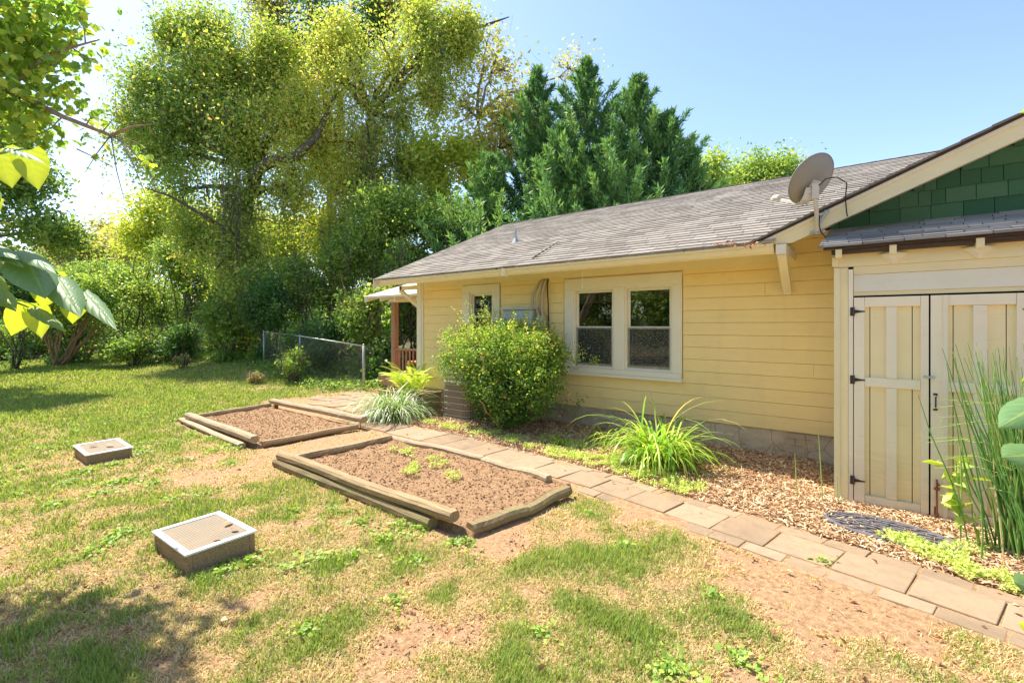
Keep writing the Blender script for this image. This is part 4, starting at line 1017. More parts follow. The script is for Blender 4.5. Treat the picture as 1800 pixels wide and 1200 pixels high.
# chain link fence
fb = Vector((-10.03, 0.50, 0)); fence = empty('chain_link_fence', fb, 0, 'grey chain link fence with round posts running off into the thicket', 'fence')
FP = [Vector((-10.03, 0.50, 0)), Vector((-13.1, 0.50, 0.20)), Vector((-15.6, 0.62, 0.30))]
for i, p in enumerate(FP):
    s = MB(); r_ = 0.035 if i == 0 else 0.024; q = p-fb; s.tube([q-Vector((0,0,0.2)), q+Vector((0,0,1.10))], r_, 10); s.tube([q+Vector((0,0,1.10)), q+Vector((0,0,1.13))], [r_*1.1, r_*0.4], 10)
    s.build('post', M['metal'], fence, smooth=True)
s = MB(); s.tube([p-fb+Vector((0, 0, 1.08-(0.0 if i != 0 else 0.0))) for i, p in enumerate(FP)], 0.018, 8); s.build('top_rail', M['metal'], fence, smooth=True)
s = MB(); H_ = 1.06; sp = 0.085
for a, b in zip(FP, FP[1:]):
    L = (Vector((b.x,b.y,0))-Vector((a.x,a.y,0))).length; n_ = int((L+H_)/sp)
    for k in range(n_):
        for sg in (1, -1):
            x0 = k*sp-H_; x1 = x0+H_
            za, zb = 0.0, H_
            ta, tb_ = x0, x1
            if ta < 0: za = -ta; ta = 0
            if tb_ > L: zb = H_-(tb_-L); tb_ = L
            if tb_-ta < 0.03: continue
            if sg < 0: za, zb = H_-za, H_-zb
            pa = a.lerp(b, ta/L)-fb+Vector((0, 0, za)); pb = a.lerp(b, tb_/L)-fb+Vector((0, 0, zb))
            s.tube([pa, pb], 0.0017, 3, cap=False)
s.build('wire_mesh', M['metal'], fence)

# ================================================================== PLANTS NEAR THE HOUSE
def blades(n, base_r, L, width, mat, root, name='leaf_blade', droop=1.0, seg=6, lean=0.9, var=0.3, stuffy=True, spread=1.0, colour=None, seed_pts=None, up0=1.0):
    """arching strap leaves in one mesh"""
    t = np.linspace(0, 1, seg+1)
    az = rng.uniform(0, 2*np.pi, n); le = L*(1+var*rng.normal(size=n)).clip(0.4, 1.7)
    th = lean*np.sqrt(rng.random(n))          # initial lean from vertical
    dr = droop*(0.6+0.8*rng.random(n))
    r0 = base_r*np.sqrt(rng.random(n)); a0 = rng.uniform(0, 2*np.pi, n)
    if seed_pts is None: bx = r0*np.cos(a0); by = r0*np.sin(a0)
    P = np.zeros((n, seg+1, 3)); P[:, 0, 0] = bx; P[:, 0, 1] = by
    ang = th.copy()
    for k in range(seg):
        ang = ang+dr/seg*(0.5+1.3*k/seg); st = le/seg
        P[:, k+1, 0] = P[:, k, 0]+np.sin(ang)*np.cos(az)*st; P[:, k+1, 1] = P[:, k, 1]+np.sin(ang)*np.sin(az)*st; P[:, k+1, 2] = np.maximum(P[:, k, 2]+np.cos(ang)*st, 0.004)
    w_ = width*np.sin(np.pi*np.clip(t*0.85+0.15, 0, 1))**0.6; w_[-1] = 0.0004
    sd_ = np.stack([-np.sin(az), np.cos(az), np.zeros(n)], 1)
    fold = np.array([0, 0, 1.0])
    A = P+sd_[:, None]*w_[None, :, None]*0.5+fold*w_[None, :, None]*0.15; B = P-sd_[:, None]*w_[None, :, None]*0.5+fold*w_[None, :, None]*0.15
    V = np.stack([A, B], 2).reshape(-1, 3); i = (np.arange(n)[:, None]*(seg+1)*2+np.arange(seg)[None, :]*2).ravel()
    Q = np.stack([i, i+1, i+3, i+2], 1); rnd = np.repeat(rng.random(n), seg)
    return np_mesh(name, V, Q, M[mat], rnd, root, smooth=True)

r = empty('liriope_clump', (-6.63, -1.20, 0), 0, 'low fountain of narrow striped leaves beside the path at the far house corner', 'plant')
blades(1000, 0.28, 0.74, 0.014, 'leaf_lir', r, droop=2.1, lean=0.9, var=0.4)
r = empty('daylily_clump', (-2.02, -1.10, 0), 0, 'big arching bright green daylily clump under the double window', 'plant')
blades(420, 0.22, 0.68, 0.021, 'leaf_lily', r, droop=1.9, lean=0.6, seg=8); blades(14, 0.18, 1.15, 0.018, 'leaf_lily', r, name='long_blade', droop=1.5, lean=0.5, seg=9, var=0.1)
r = empty('daylily_seedling', (-2.95, -0.75, 0.03), 0, 'small tuft of strap leaves left of the daylily clump', 'plant')
blades(45, 0.10, 0.34, 0.016, 'leaf_lily', r, droop=1.9, lean=0.7)
r = empty('weed_tuft', (-3.35, -1.05, 0), 0, 'small green weed tuft in the shaded mulch between bush and daylily', 'plant')
blades(50, 0.10, 0.2, 0.014, 'leaf_lily', r, droop=1.2, lean=1.0)
# fern
r = empty('fern', (-7.12, -0.42, 0.28), 0, 'yellow green fern with feathery fronds growing in the wooden planter box', 'fern')
def fern_fronds(n, L):
    Vs, Qs = [], []; b = 0; rn = []
    for k in range(n):
        az = random.uniform(0, 2*math.pi); el = random.uniform(0.25, 1.0); le = L*random.uniform(0.7, 1.1); p = Vector((random.uniform(-.22,.22), random.uniform(-.1,.1), 0)); ang = el*0.6
        cr = random.random(); m_ = 34; 
        for i in range(m_):
            t = i/m_; ang += 1.5/m_*(0.4+t); d = Vector((math.sin(ang)*math.cos(az), math.sin(ang)*math.sin(az), math.cos(ang))); p = p+d*le/m_
            sdv = Vector((-math.sin(az), math.cos(az), 0)); pl_ = 0.115*math.sin(math.pi*min(1, 0.1+t*0.92))**0.8; nn = sdv.cross(d)
            for sg in (1, -1):
                tip = p+sdv*sg*pl_+d*pl_*0.35-Vector((0,0,0.25*pl_)); w_ = le/m_*0.62
                q = [p-d*w_*0.5, p+sdv*sg*pl_*0.5-d*w_*0.4+nn*0.004, tip, p+sdv*sg*pl_*0.5+d*w_*0.7]
                Vs += [tuple(x) for x in q]; Qs.append((b, b+1, b+2, b+3)); b += 4; rn.append(0.6*cr+0.4*random.random())
    return Vs, Qs, rn
Vs, Qs, rn = fern_fronds(34, 0.86); np_mesh('frond', Vs, Qs, M['leaf_fern'], rn, r)

# round bush
bc = Vector((-4.68, -0.72, 0)); bush = empty('round_bush', bc, 0, 'big round bright green clipped bush in front of the yellow wall', 'bush')
s = MB()
for k in range(16):
    a = random.uniform(0, 6.28); q = Vector((math.cos(a)*random.uniform(.3,.8), math.sin(a)*random.uniform(.2,.6), random.uniform(.5,1.3)))
    s.tube(curve((random.uniform(-.12,.12), random.uniform(-.1,.1), -0.05), q, 0.05, 6, 0.05), [0.022*(1-0.6*i/6) for i in range(7)], 6)
s.build('stem', M['bark_tan'], bush, smooth=True)
bb_ = [((0.0, 0.0, 0.95), (0.98, 0.66, 0.62), 3.2), ((0.12, 0.0, 0.55), (0.72, 0.52, 0.42), 1.6), ((-0.55, 0.0, 1.1), (0.42, 0.4, 0.42), 0.7), ((0.5, 0, 1.1), (0.48, 0.4, 0.42), 0.7), ((0.0, 0, 1.35), (0.55, 0.4, 0.30), 0.6)]
P, idx, C = blob_points([(Vector(a), b, c) for a, b, c in bb_], 2400, 78000, 0.055, 0.66, cull=0.16, cull_s=0.35)
keep = P[:, 2] > 0.10; P = P[keep]; idx = idx[keep]
dn_ = P-np.array([0, 0, 0.85]); P = P+dn_*(0.20*(vnoise(P[:, 0]*2.2+P[:, 1], P[:, 2]*2.2-P[:, 1], 1.0, 70)-0.45))[:, None]
P = P*np.array([1.06, 1.02, 1.03]); P[:, 0] *= np.clip(0.72+0.45*P[:, 2], 0.7, 1.05)
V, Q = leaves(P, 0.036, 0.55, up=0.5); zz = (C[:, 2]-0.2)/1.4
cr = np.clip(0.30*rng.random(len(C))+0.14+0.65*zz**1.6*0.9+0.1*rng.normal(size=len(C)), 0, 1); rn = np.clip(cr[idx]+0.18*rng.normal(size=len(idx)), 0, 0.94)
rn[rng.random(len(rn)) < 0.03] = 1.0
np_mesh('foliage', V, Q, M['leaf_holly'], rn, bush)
s = MB(); LP = []
for k in range(110):
    a = random.uniform(0, 6.28); e = random.uniform(0.15, 1.4); d = Vector((math.cos(a)*math.cos(e)*1.06, math.sin(a)*math.cos(e)*0.68, 1.02+math.sin(e)*0.68))
    dn = Vector((math.cos(a)*math.cos(e), math.sin(a)*math.cos(e), math.sin(e)+0.5)).normalized(); L = random.uniform(0.08, 0.22)*(2.1 if random.random() < 0.20 else 1)
    pts = [d-dn*0.1, d+dn*L*0.5, d+dn*L+Vector((random.uniform(-.04,.04),0,0.02))]; s.tube(pts, [0.004, 0.003, 0.0015], 4)
    for t in np.arange(0.0, 1.0, 0.03/max(L, .05)):
        LP.append(pts[0].lerp(pts[2], 0.3+0.7*t))
s.build('sprig', M['bark_tan'], bush)
LP = np.array([tuple(p) for p in LP]); LP = np.repeat(LP, 2, 0)+rng.normal(size=(len(LP)*2, 3))*0.006
V, Q = leaves(LP, 0.032, 0.5, up=0.8); np_mesh('sprig_leaves', V, Q, M['leaf_holly'], 0.72+0.2*rng.random(len(LP)), bush)

# horsetails
hr = empty('horsetail_clump', (0.72, -1.62, 0), 0, 'tall clump of thin green horsetail stems in front of the shed doors', 'plant')
s = MB()
for k in range(250):
    a = random.uniform(0, 6.28); q = abs(random.gauss(0, 1))*0.13; b_ = Vector((0.12+math.cos(a)*q*1.15, math.sin(a)*q, -0.02)); L = random.uniform(0.7, 1.5)
    lean = Vector((random.gauss(-0.11, 0.09), random.gauss(0, 0.10), 0)); top = b_+lean*L+Vector((0,0,L))
    mid = b_.lerp(top, 0.5)+Vector((random.gauss(0, .03), random.gauss(0, .03), 0)); att = random.random()
    s.tube([b_, b_.lerp(mid, .5)+lean*-0.08, mid, mid.lerp(top, .5)+lean*0.05, top], [0.0055, 0.0055, 0.0048, 0.0035, 0.0015], 5, att, cap=False)
for k in range(16):   # bent stems
    b_ = Vector((random.uniform(-.1,.25), random.uniform(-.12,.1), random.uniform(0.35,1.0))); d = Vector((-random.uniform(.25,.6), random.uniform(-.15,.1), random.uniform(-.22,.12)))
    s.tube([b_, b_+d*0.5+Vector((0,0,.05)), b_+d], [0.004, 0.0035, 0.0015], 5, 0.7+0.2*random.random(), cap=False)
s.build('stem', M['horsetail'], hr)
for (x, y, h, lab) in ((-0.62, -1.28, 0.40, 'lone yellow green horsetail stem left of the shed corner, the shorter one'), (-0.42, -1.32, 0.62, 'lone bent horsetail stem close to the shed corner, the taller one'), (-0.30, -1.30, 0.25, 'tiny horsetail shoot at the foot of the shed corner board')):
    s = MB(); s.tube([(0,0,-0.02), (-0.01,0,h*0.4), (-0.05*h,0,h)], [0.006,0.005,0.002], 6, 0.8); o = s.build('horsetail_shoot', M['horsetail']); o.location = (x, y, 0); tag(o, lab, 'plant')
# broadleaf weed in front of the horsetails
wr = empty('leafy_weed', (0.45, -1.70, 0), 0, 'slender weed with small pale green leaves left of the horsetail clump', 'plant')
s = MB(); LP = []
for k in range(3):
    top = Vector((random.uniform(-.1,.05), 0.05, random.uniform(.45,.75))); pts = curve((0.05*k,0,0), top, 0.02, 6, 0.02); s.tube(pts, 0.003, 5)
    for p in pts[2:]:
        LP += [p+Vector((0,0,random.uniform(-.03,.03))) for _ in range(3)]
s.build('stem', M['horsetail'], wr)
LP = np.array([tuple(p) for p in LP]); V, Q = leaves(LP, 0.10, 0.45, up=1.5, droop=0.2); np_mesh('leaf', V, Q, M['clover'], 0.6+0.4*rng.random(len(LP)), wr)

# ================================================================== GROUND COVER
def ground_scatter(n, rmin, rmax, a0=-118, a1=48, power=1.0):
    u = rng.random(n); r_ = rmin*(rmax/rmin)**u
    a = np.radians(rng.uniform(a0, a1, n)); return r_*np.sin(a), -CAM_D+r_*np.cos(a), r_
def house_free(x, y):
    ok = ~((x > -7.35)*(y > -0.02)); ok &= ~((x > -0.36)*(y > -1.17)*(x < 2.1)); ok &= ~((x > -10.1)*(x < -7.2)*(y > 0.85)*(y < 4.7))
    ok &= ~((x > -7.8)*(x < -6.6)*(y > -0.75)*(y < 0)); ok &= ~((abs(x+5.62) < 0.34)*(abs(y+0.47) < 0.34))
    ok &= ~((abs(x+3.80) < 0.325)*(abs(y+5.095) < 0.225)); ok &= ~((abs(x+7.42) < 0.335)*(abs(y+4.95) < 0.225))
    for (x0, x1, y0, y1) in ((-5.43,-2.5,-3.90,-3.72),(-5.36,-5.12,-3.8,-2.3),(-5.2,-2.55,-2.52,-2.26),(-2.5,-2.24,-3.8,-2.6),(-9.25,-6.4,-3.75,-3.45),(-9.3,-9.05,-3.5,-2.1),(-9.3,-6.2,-2.2,-2.0),(-6.42,-6.22,-3.6,-2.15)):
        ok &= ~((x > x0)*(x < x1)*(y > y0)*(y < y1))
    return ok
x, y, r_ = ground_scatter(1800000, 1.0, 30)
g = grassiness(x, y); thg = sstep(0.05, 0.42, g); fo = sstep(0.6, 2.6, y+0.18*(x+8))*sstep(-8, -10, x)
thatch = 0.85*thg*(np.abs(y-path_y(x)) > 0.36)*(y < path_y(x)+0.25)
inb = lambda b: (x > b[0])*(x < b[1])*(y > b[2])*(y < b[3])
thatch = np.where(inb(BED1) | inb(BED2), 0, thatch)*(0.5+fbm(x, y, 2.2, 3, 31))
green_p = sstep(0.22, 1.25, g)
pk = np.clip(green_p+thatch*(1-green_p), 0, 1)*(1-0.85*fo)
keep = (rng.random(len(x)) < pk)*house_free(x, y); x, y, r_, g, green_p = x[keep], y[keep], r_[keep], g[keep], green_p[keep]
n = len(x)
isg = rng.random(n) < np.clip(green_p*0.95+0.06+0.20*sstep(-5.5, -10, x), 0, 0.90)
h = np.where(isg, 0.020+0.040*rng.random(n)*(0.35+green_p), 0.014+0.026*rng.random(n))*(1+0.02*r_)
wd = (0.0016+0.0016*rng.random(n))*(1+np.clip(r_-3, 0, 30)*0.30)
az = rng.uniform(0, 2*np.pi, n); lean = np.where(isg, 0.25+0.65*rng.random(n), 0.8+0.9*rng.random(n))
dx, dy = np.cos(az), np.sin(az); z0 = gz(x, y)-0.004+0.0*x
B0 = np.stack([x-dy*wd, y+dx*wd, z0], 1); B1 = np.stack([x+dy*wd, y-dx*wd, z0], 1)
m1 = np.stack([x+dx*h*0.5*np.sin(lean*0.6), y+dy*h*0.5*np.sin(lean*0.6), z0+h*0.55*np.cos(lean*0.6)], 1)
tp = np.stack([m1[:, 0]+dx*h*0.55*np.sin(lean), m1[:, 1]+dy*h*0.55*np.sin(lean), m1[:, 2]+h*0.5*np.cos(lean)], 1)
sdv = np.stack([-dy, dx, 0*x], 1)*wd[:, None]*0.8
V = np.stack([B0, B1, m1-sdv, m1+sdv, tp], 1).reshape(-1, 3); i = np.arange(n)*5
Q = np.stack([i, i+1, i+2, i+3], 1); T = np.stack([i+3, i+2, i+4], 1)
rn = np.where(isg, 0.55*rng.random(n)**1.0*(0.6+0.5*fbm(x, y, 1.7, 3, 40)/0.5*0.6), 0.60+0.40*rng.random(n)); rn = np.clip(rn, 0, 1)
o = np_mesh('grass', V, Q, M['grass'], np.concatenate([rn, rn]), None, T=T); tag(o, 'patchy green and straw coloured lawn grass', 'grass', kind='stuff')

# clover and broad weeds
def leaf_patches(name, label, centres, per, rad, size, mat, hgt, cat='weeds', up=2.2, aspect=0.8, rr=(0, 1)):
    P = []
    for (cx, cy, k) in centres:
        m_ = int(per*k); a = rng.uniform(0, 2*np.pi, m_); q = rad*np.sqrt(rng.random(m_))*math.sqrt(k)*(0.7+0.5*np.sin(a*3+cx*7))
        X_, Y_ = cx+q*np.cos(a), cy+q*np.sin(a)
        P.append(np.stack([X_, Y_, gz(X_, Y_)+hgt*(0.2+0.8*rng.random(m_))*(1.1-q/(rad*1.3*math.sqrt(k)))], 1))
    P = np.concatenate(P); ok = house_free(P[:, 0], P[:, 1]); P = P[ok]
    V, Q = leaves(P, size, aspect, up=up, fold=0.06); o = np_mesh(name, V, Q, M[mat], rr[0]+(rr[1]-rr[0])*rng.random(len(P)), None)
    return tag(o, label, cat, kind='stuff')
def gp(px, py, z=0.0):
    u = (py-HY0)/FPX; p = at(px, py, (CAM_H-z)/u); return p.x, p.y
cl = []
for px, py, k in [(640,920,1),(700,925,1.2),(590,900,1),(560,985,1.3),(620,980,1),(680,950,1.5),(740,930,1),(820,955,.8),(850,945,.7),(800,955,.7),(215,940,1.5),(160,975,1.3),(190,955,1),(730,985,.8),(240,790,1.2),(255,780,1),(130,750,.8),(150,830,1.5),(120,850,1.4),(200,850,1.6),(220,845,1.2),(270,850,1.5),(275,830,.8),(400,785,1.5),(375,770,1.3),(330,750,.8),(420,790,1),(60,790,1),(40,820,1),(1170,1180,1.2),(1195,1185,1),(1300,1160,1),(1450,990,.4),(990,870,.8),(960,880,.5),(650,800,.4),(540,1110,.8),(510,1000,.8),(390,1010,1),(440,990,1.2),(520,900,.6),(880,885,.8),(1040,905,.4),(360,870,.8),(300,880,.7),(90,890,.8),(30,870,1),(690,1060,.5),(950,1115,.7),(1100,960,.6),(1255,1050,.5)]:
    x_, y_ = gp(px, py); cl.append((x_, y_, k))
for k in range(70):
    x_ = rng.uniform(-14, -5); y_ = rng.uniform(-6, -2.2+0.0*k)
    if grassiness(np.array([x_]), np.array([y_]))[0] > 0.45: cl.append((x_, y_, rng.uniform(0.4, 1.6)))
leaf_patches('lawn_weeds', 'scattered patches of clover and broad leaved weeds in the lawn', cl, 120, 0.17, 0.026, 'clover', 0.040)
sd_c = []
for px, py, k in [(760,745,1),(800,752,2),(850,763,2.2),(900,775,2),(950,790,1.6),(990,800,2.2),(1040,812,2.2),(1080,815,2),(1120,832,2.5),(1160,845,2.2),(1200,855,1.6),(1050,790,1.6),(1100,810,1.8),(1150,820,2),(1130,860,.8),(1200,870,.7),(1010,785,1.2),(960,775,1.2),
                  (1590,955,.7),(1630,965,1.2),(1660,985,.9),(1700,1000,1.0),(1740,1020,.9),(1770,1040,.8),(1730,975,.7),(1560,945,.4),
                  (750,800,1.2),(765,812,1.0),(725,825,1.2),(735,818,.8),(700,790,.8),(788,837,.6),(720,795,.6),(690,785,.5)]:
    x_, y_ = gp(px, py, 0.0 if not (680 < px < 800 and py > 780) else 0.07); sd_c.append((x_, y_, k))
P = []
for (cx, cy, k) in sd_c:
    m_ = int(900*k); a = rng.uniform(0, 2*np.pi, m_); q = 0.15*np.sqrt(rng.random(m_))*math.sqrt(k)
    X_, Y_ = cx+q*np.cos(a)*1.3, cy+q*np.sin(a)
    inbed = (X_ > BED2[0])*(X_ < BED2[1])*(Y_ > BED2[2])*(Y_ < BED2[3])
    nzk = fbm(X_, Y_, 9.0, 3, 33) > 0.46+0.08*inbed
    P.append(np.stack([X_, Y_, gz(X_, Y_)+0.055*inbed+0.016+0.040*rng.random(m_)], 1)[((np.abs(Y_-path_y(X_)) > 0.33) & house_free(X_, Y_) & nzk)])
P = np.concatenate(P); V, Q = leaves(P, 0.016, 0.9, up=1.5, fold=0.1)
tag(np_mesh('low_groundcover', V, Q, M['sedum'], rng.random(len(P)), None), 'lime green creeping groundcover along the path edge and in the near bed', 'groundcover', kind='stuff')

# mulch
n = 52000; x = rng.uniform(-6.9, -0.3, n); y = rng.uniform(-2.35, -0.02, n)
x2 = rng.uniform(-0.4, 2.0, 22000); y2 = rng.uniform(-2.8, -1.16, 22000); x = np.concatenate([x, x2]); y = np.concatenate([y, y2])
dens = sstep(0.30, 0.42, y-path_y(x))*np.clip(0.55+0.9*(fbm(x, y, 1.6, 3, 50)), 0, 1); dens = np.where((y > -1.7)*(x > -0.2)*(y < -1.1), dens*0.55, dens)
dens = np.where((((x-0.04)/0.42)**2+((y+1.76)/0.23)**2) < 1.0, dens*0.28, dens)
keep = (rng.random(len(x)) < dens)*house_free(x, y); x, y = x[keep], y[keep]; n = len(x)
L = 0.012+0.030*rng.random(n)**1.6; W_ = 0.0022+0.004*rng.random(n); az = rng.uniform(0, 2*np.pi, n); ti = rng.normal(size=n)*0.35
ax = np.stack([np.cos(az)*np.cos(ti), np.sin(az)*np.cos(ti), np.sin(ti)], 1); ro = rng.normal(size=n)*0.5
sdv = np.stack([-np.sin(az)*np.cos(ro), np.cos(az)*np.cos(ro), np.sin(ro)], 1); c = np.stack([x, y, gz(x, y)+0.008+0.018*rng.random(n)], 1)
up = np.cross(ax, sdv)*0.0012
A = ax*L[:, None]; S_ = sdv*W_[:, None]
V = np.stack([c-A-S_+up, c+A-S_+up, c+A+S_+up, c-A+S_+up, c-A-S_-up, c+A-S_-up], 1).reshape(-1, 3); i = np.arange(n)*6
Q = np.concatenate([np.stack([i, i+1, i+2, i+3], 1), np.stack([i+4, i+5, i+1, i], 1)]); rn = rng.random(n); rn = np.concatenate([rn, rn])
tag(np_mesh('mulch', V, Q, M['chips'], rn, None), 'loose straw coloured wood chip mulch between the path and the house', 'mulch', kind='stuff')

# dry leaf litter and pebbles
x, y, r_ = ground_scatter(2600, 1.9, 16); ok = house_free(x, y)*(y < 0.3)*(rng.random(len(x)) < np.clip(0.25+fbm(x, y, 0.8, 3, 70)-0.35+0.5*(x < -3), 0, 1)); x, y = x[ok], y[ok]
P = np.stack([x, y, gz(x, y)+0.012+0.01*rng.random(len(x))], 1); V, Q = leaves(P, 0.030, 0.55, up=2.0, fold=0.25, var=0.6)
tag(np_mesh('leaf_litter', V, Q, M['litter'], rng.random(len(x)), None), 'brown fallen leaves scattered over the lawn', 'fallen leaves', kind='stuff')
# crumbs of bare earth
x, y, r_ = ground_scatter(110000, 1.8, 14); ok = house_free(x, y)*(y < 0.0)*(grassiness(x, y) < 0.5)*(np.abs(y-path_y(x)) > 0.22+0.16*rng.random(len(x)))*(rng.random(len(x)) < 0.15+0.9*sstep(0.5, 0.7, fbm(x, y, 2.6, 3, 77))); x, y, r_ = x[ok], y[ok], r_[ok]; k = len(x)
oct_ = np.array([(1,0,0),(0,1,0),(-1,0,0),(0,-1,0),(0,0,0.7),(0,0,-1)], float); sc = 0.0025+0.008*rng.random(k)**3
D = oct_[None]*sc[:, None, None]*(0.6+0.8*rng.random((k, 6, 1))); C_ = np.stack([x, y, gz(x, y)+sc*0.2], 1)[:, None]+D
tri = np.array([(0,1,4),(1,2,4),(2,3,4),(3,0,4),(1,0,5),(2,1,5),(3,2,5),(0,3,5)]); T = (np.arange(k)[:, None, None]*6+tri[None]).reshape(-1, 3)
tag(np_mesh('earth_crumbs', C_.reshape(-1, 3), np.zeros((0, 4), int), M['soil'], rng.random(len(T)), None, T=T), 'small crumbs of reddish earth on the bare patches', 'earth', kind='stuff')

# ================================================================== TREES
rng = np.random.default_rng(101); random.seed(101)
G1 = 'trees beyond the lawn'
# vine covered main tree
tree('vine_covered_tree', 'largest vine draped tree with a thick limb bending to the right, left of centre', 'tree', at(425, 612, 19), at(440, 300, 19), 0.38,
     [bl(330,210,19,125,80), bl(260,150,19,70,60), bl(300,60,19.5,45,60), bl(400,120,19,80,80), bl(420,230,18.5,90,80), bl(330,330,18.5,60,60), bl(420,350,18.5,70,70), bl(420,440,18,60,70), bl(510,330,18.5,60,90), bl(230,220,19,60,50), bl(500,230,19,60,60), bl(290,270,19,70,60), bl(370,60,19.5,50,50,3), bl(350,150,19,80,70), bl(455,160,19.5,60,60), bl(340,410,18.5,50,60), bl(450,520,17.5,50,50,4), bl(480,100,19.5,45,80,5), bl(530,190,19,40,60,4)],
     2700, 110000, 0.12, 'leaf_vine', sigma=0.33, shell=0.05, group=G1, droop=0.6, strands=260, twigs=330, rbias=0.80, cull=0.20, cull_s=0.5, squash=1.4, extra_gold=0.06,
     extra=lambda tb, loc: (tb.tube([loc(at(445,330,18.6)), loc(at(452,300,18.4)), loc(at(478,284,18.3)), loc(at(522,274,18.2)), loc(at(556,240,18.5)), loc(at(585,180,19.3)), loc(at(600,110,20))], [0.24,0.23,0.22,0.19,0.13,0.08,0.04], 9),
                            tb.tube([loc(at(440,430,18)), loc(at(360,380,17.8)), loc(at(300,345,17.5)), loc(at(255,330,17.4))], [0.09,0.07,0.05,0.02], 6),
                            tangle(tb, loc, 395, 290, 590, 17.6, 16, 60), tangle(tb, loc, 420, 330, 610, 17.3, 14, 40), tangle(tb, loc, 520, 300, 540, 17.6, 30, 40, 0.012), tangle(tb, loc, 350, 150, 330, 18, 60, 40, 0.012), tangle(tb, loc, 470, 120, 330, 18, 40, 30, 0.012)))
tree('vine_covered_tree', 'tall vine draped tree in the middle whose long arm reaches right over the sky', 'tree', at(655, 600, 20), at(650, 200, 20), 0.33,
     [bl(610,150,20,90,80), bl(690,110,20,90,70), bl(760,90,20,70,50), bl(810,60,20,50,28,6), bl(640,250,20,85,70), bl(700,210,20,70,60), bl(570,90,20.5,60,60), bl(760,160,20,45,40,6), bl(640,340,20,65,60,9), bl(600,420,19.5,70,60,9), bl(560,250,19.5,60,70), bl(600,60,20,60,50), bl(720,290,20,55,60,4), bl(680,400,19.5,50,60,5), bl(740,40,20.5,60,30,3)],
     2600, 88000, 0.12, 'leaf_vine', sigma=0.33, shell=0.05, group=G1, droop=0.7, strands=280, twigs=360, rbias=0.70, cull=0.25, cull_s=0.55, squash=1.4, extra_gold=0.10,
     extra=lambda tb, loc: (tb.tube([loc(at(690,150,20)), loc(at(750,80,20)), loc(at(800,52,20)), loc(at(850,46,20)), loc(at(895,30,20))], [0.15,0.12,0.10,0.07,0.02], 7),
                            tangle(tb, loc, 650, 200, 560, 19, 16, 60), tangle(tb, loc, 700, 130, 400, 19.2, 40, 70, 0.013), tangle(tb, loc, 770, 70, 290, 19.6, 45, 60, 0.011), tangle(tb, loc, 610, 200, 480, 19, 40, 50, 0.012), tangle(tb, loc, 830, 40, 150, 19.8, 30, 24, 0.010)))
tree('dark_tree', 'dark blue green tree top rising behind the vine draped trees', 'tree', at(590, 610, 26), at(575, 260, 26), 0.4,
     [bl(580,50,26,70,80), bl(560,-20,26,60,60), bl(620,80,26,50,70), bl(500,30,26,50,50), bl(660,30,26,45,60), bl(510,120,26,50,70), bl(540,220,25,60,70), bl(470,200,25,50,60), bl(590,300,25,50,60)], 1300, 42000, 0.17, 'leaf_dark', cull=0.4, sigma=0.4, twigs=120, group=G1)
tree('orange_topped_tree', 'thin tree with orange brown leaves at the top edge of the picture', 'tree', at(700, 600, 25), at(700, 120, 25), 0.25,
     [bl(700,10,25,50,40), bl(680,-30,25,55,40), bl(740,-10,25,30,30,4), bl(470,10,25,30,30,3)], 160, 8000, 0.15, 'leaf_orange', sigma=0.5, group=G1, twigs=120)
tree('sparse_tree', 'half bare tree with pale leaves between the vine trees and the cypresses', 'tree', at(850, 560, 22), at(840, 210, 22), 0.2,
     [bl(870,120,22,45,45,5), bl(820,190,22,35,45,4), bl(900,180,22,30,40,3), bl(860,60,22,14,18,1), bl(1000,120,22,30,30,2)], 170, 2600, 0.18, 'leaf_orange', sigma=0.5, bark='bark_pale', group=G1, twigs=140, shell=0.2)
tree('leaning_snag', 'leaning half dead trunk wrapped in orange and green vine beside the cypresses', 'tree', at(790, 600, 19), at(765, 300, 19), 0.22,
     [bl(770,330,19,22,70,9), bl(745,270,19,25,30,4), bl(800,260,19,20,30,3), bl(840,290,19,25,25,3), bl(780,400,19,35,40,6)], 170, 9000, 0.17, 'leaf_yellow', sigma=0.30, group=G1, twigs=90, bark='bark_pale')
tree('orange_tree', 'small tree with salmon and yellow leaves just behind the left cypress', 'tree', at(880, 560, 21), at(880, 260, 21), 0.18,
     [bl(885,205,21,40,30), bl(930,200,21,40,30), bl(880,260,21,50,40), bl(940,250,21,30,35), bl(830,280,21,25,25,4)], 190, 9000, 0.18, 'leaf_orange', sigma=0.35, group=G1, twigs=90)
tree('yellow_green_tree', 'bright yellow green tree glowing behind the base of the largest vine tree', 'tree', at(330, 590, 27), at(330, 420, 27), 0.3,
     [bl(290,380,27,90,50), bl(360,420,27,90,60), bl(240,420,27,60,50), bl(430,400,27,60,90), bl(500,440,26,70,80), bl(570,400,26,60,80), bl(640,440,25,60,70)], 1300, 60000, 0.16, 'leaf_yellow', cull=0.35, shell=0.1, sigma=0.4, twigs=160, group=G1)
tree('yellow_green_tree', 'sunny yellow green bushy tree above the far end of the house roof', 'tree', at(720, 570, 17), at(720, 460, 17), 0.18,
     [bl(700,380,17,70,60), bl(760,400,16.5,70,50), bl(660,430,17,60,50), bl(820,390,16.5,50,35), bl(720,450,16,80,45)], 900, 38000, 0.10, 'leaf_mid', cull=0.35, shell=0.2, sigma=0.22, rbias=0.8, group=G1)
tree('bare_tree', 'hazy bare grey brown tree far off on the left horizon', 'tree', at(190, 560, 60), at(190, 430, 60), 0.5,
     [bl(180,400,60,40,30,20), bl(220,410,60,35,25,15), bl(150,420,60,30,25,12)], 120, 1600, 0.35, 'leaf_orange', sigma=0.9, bark='bark_pale', group=G1, twigs=110, shell=0.2)
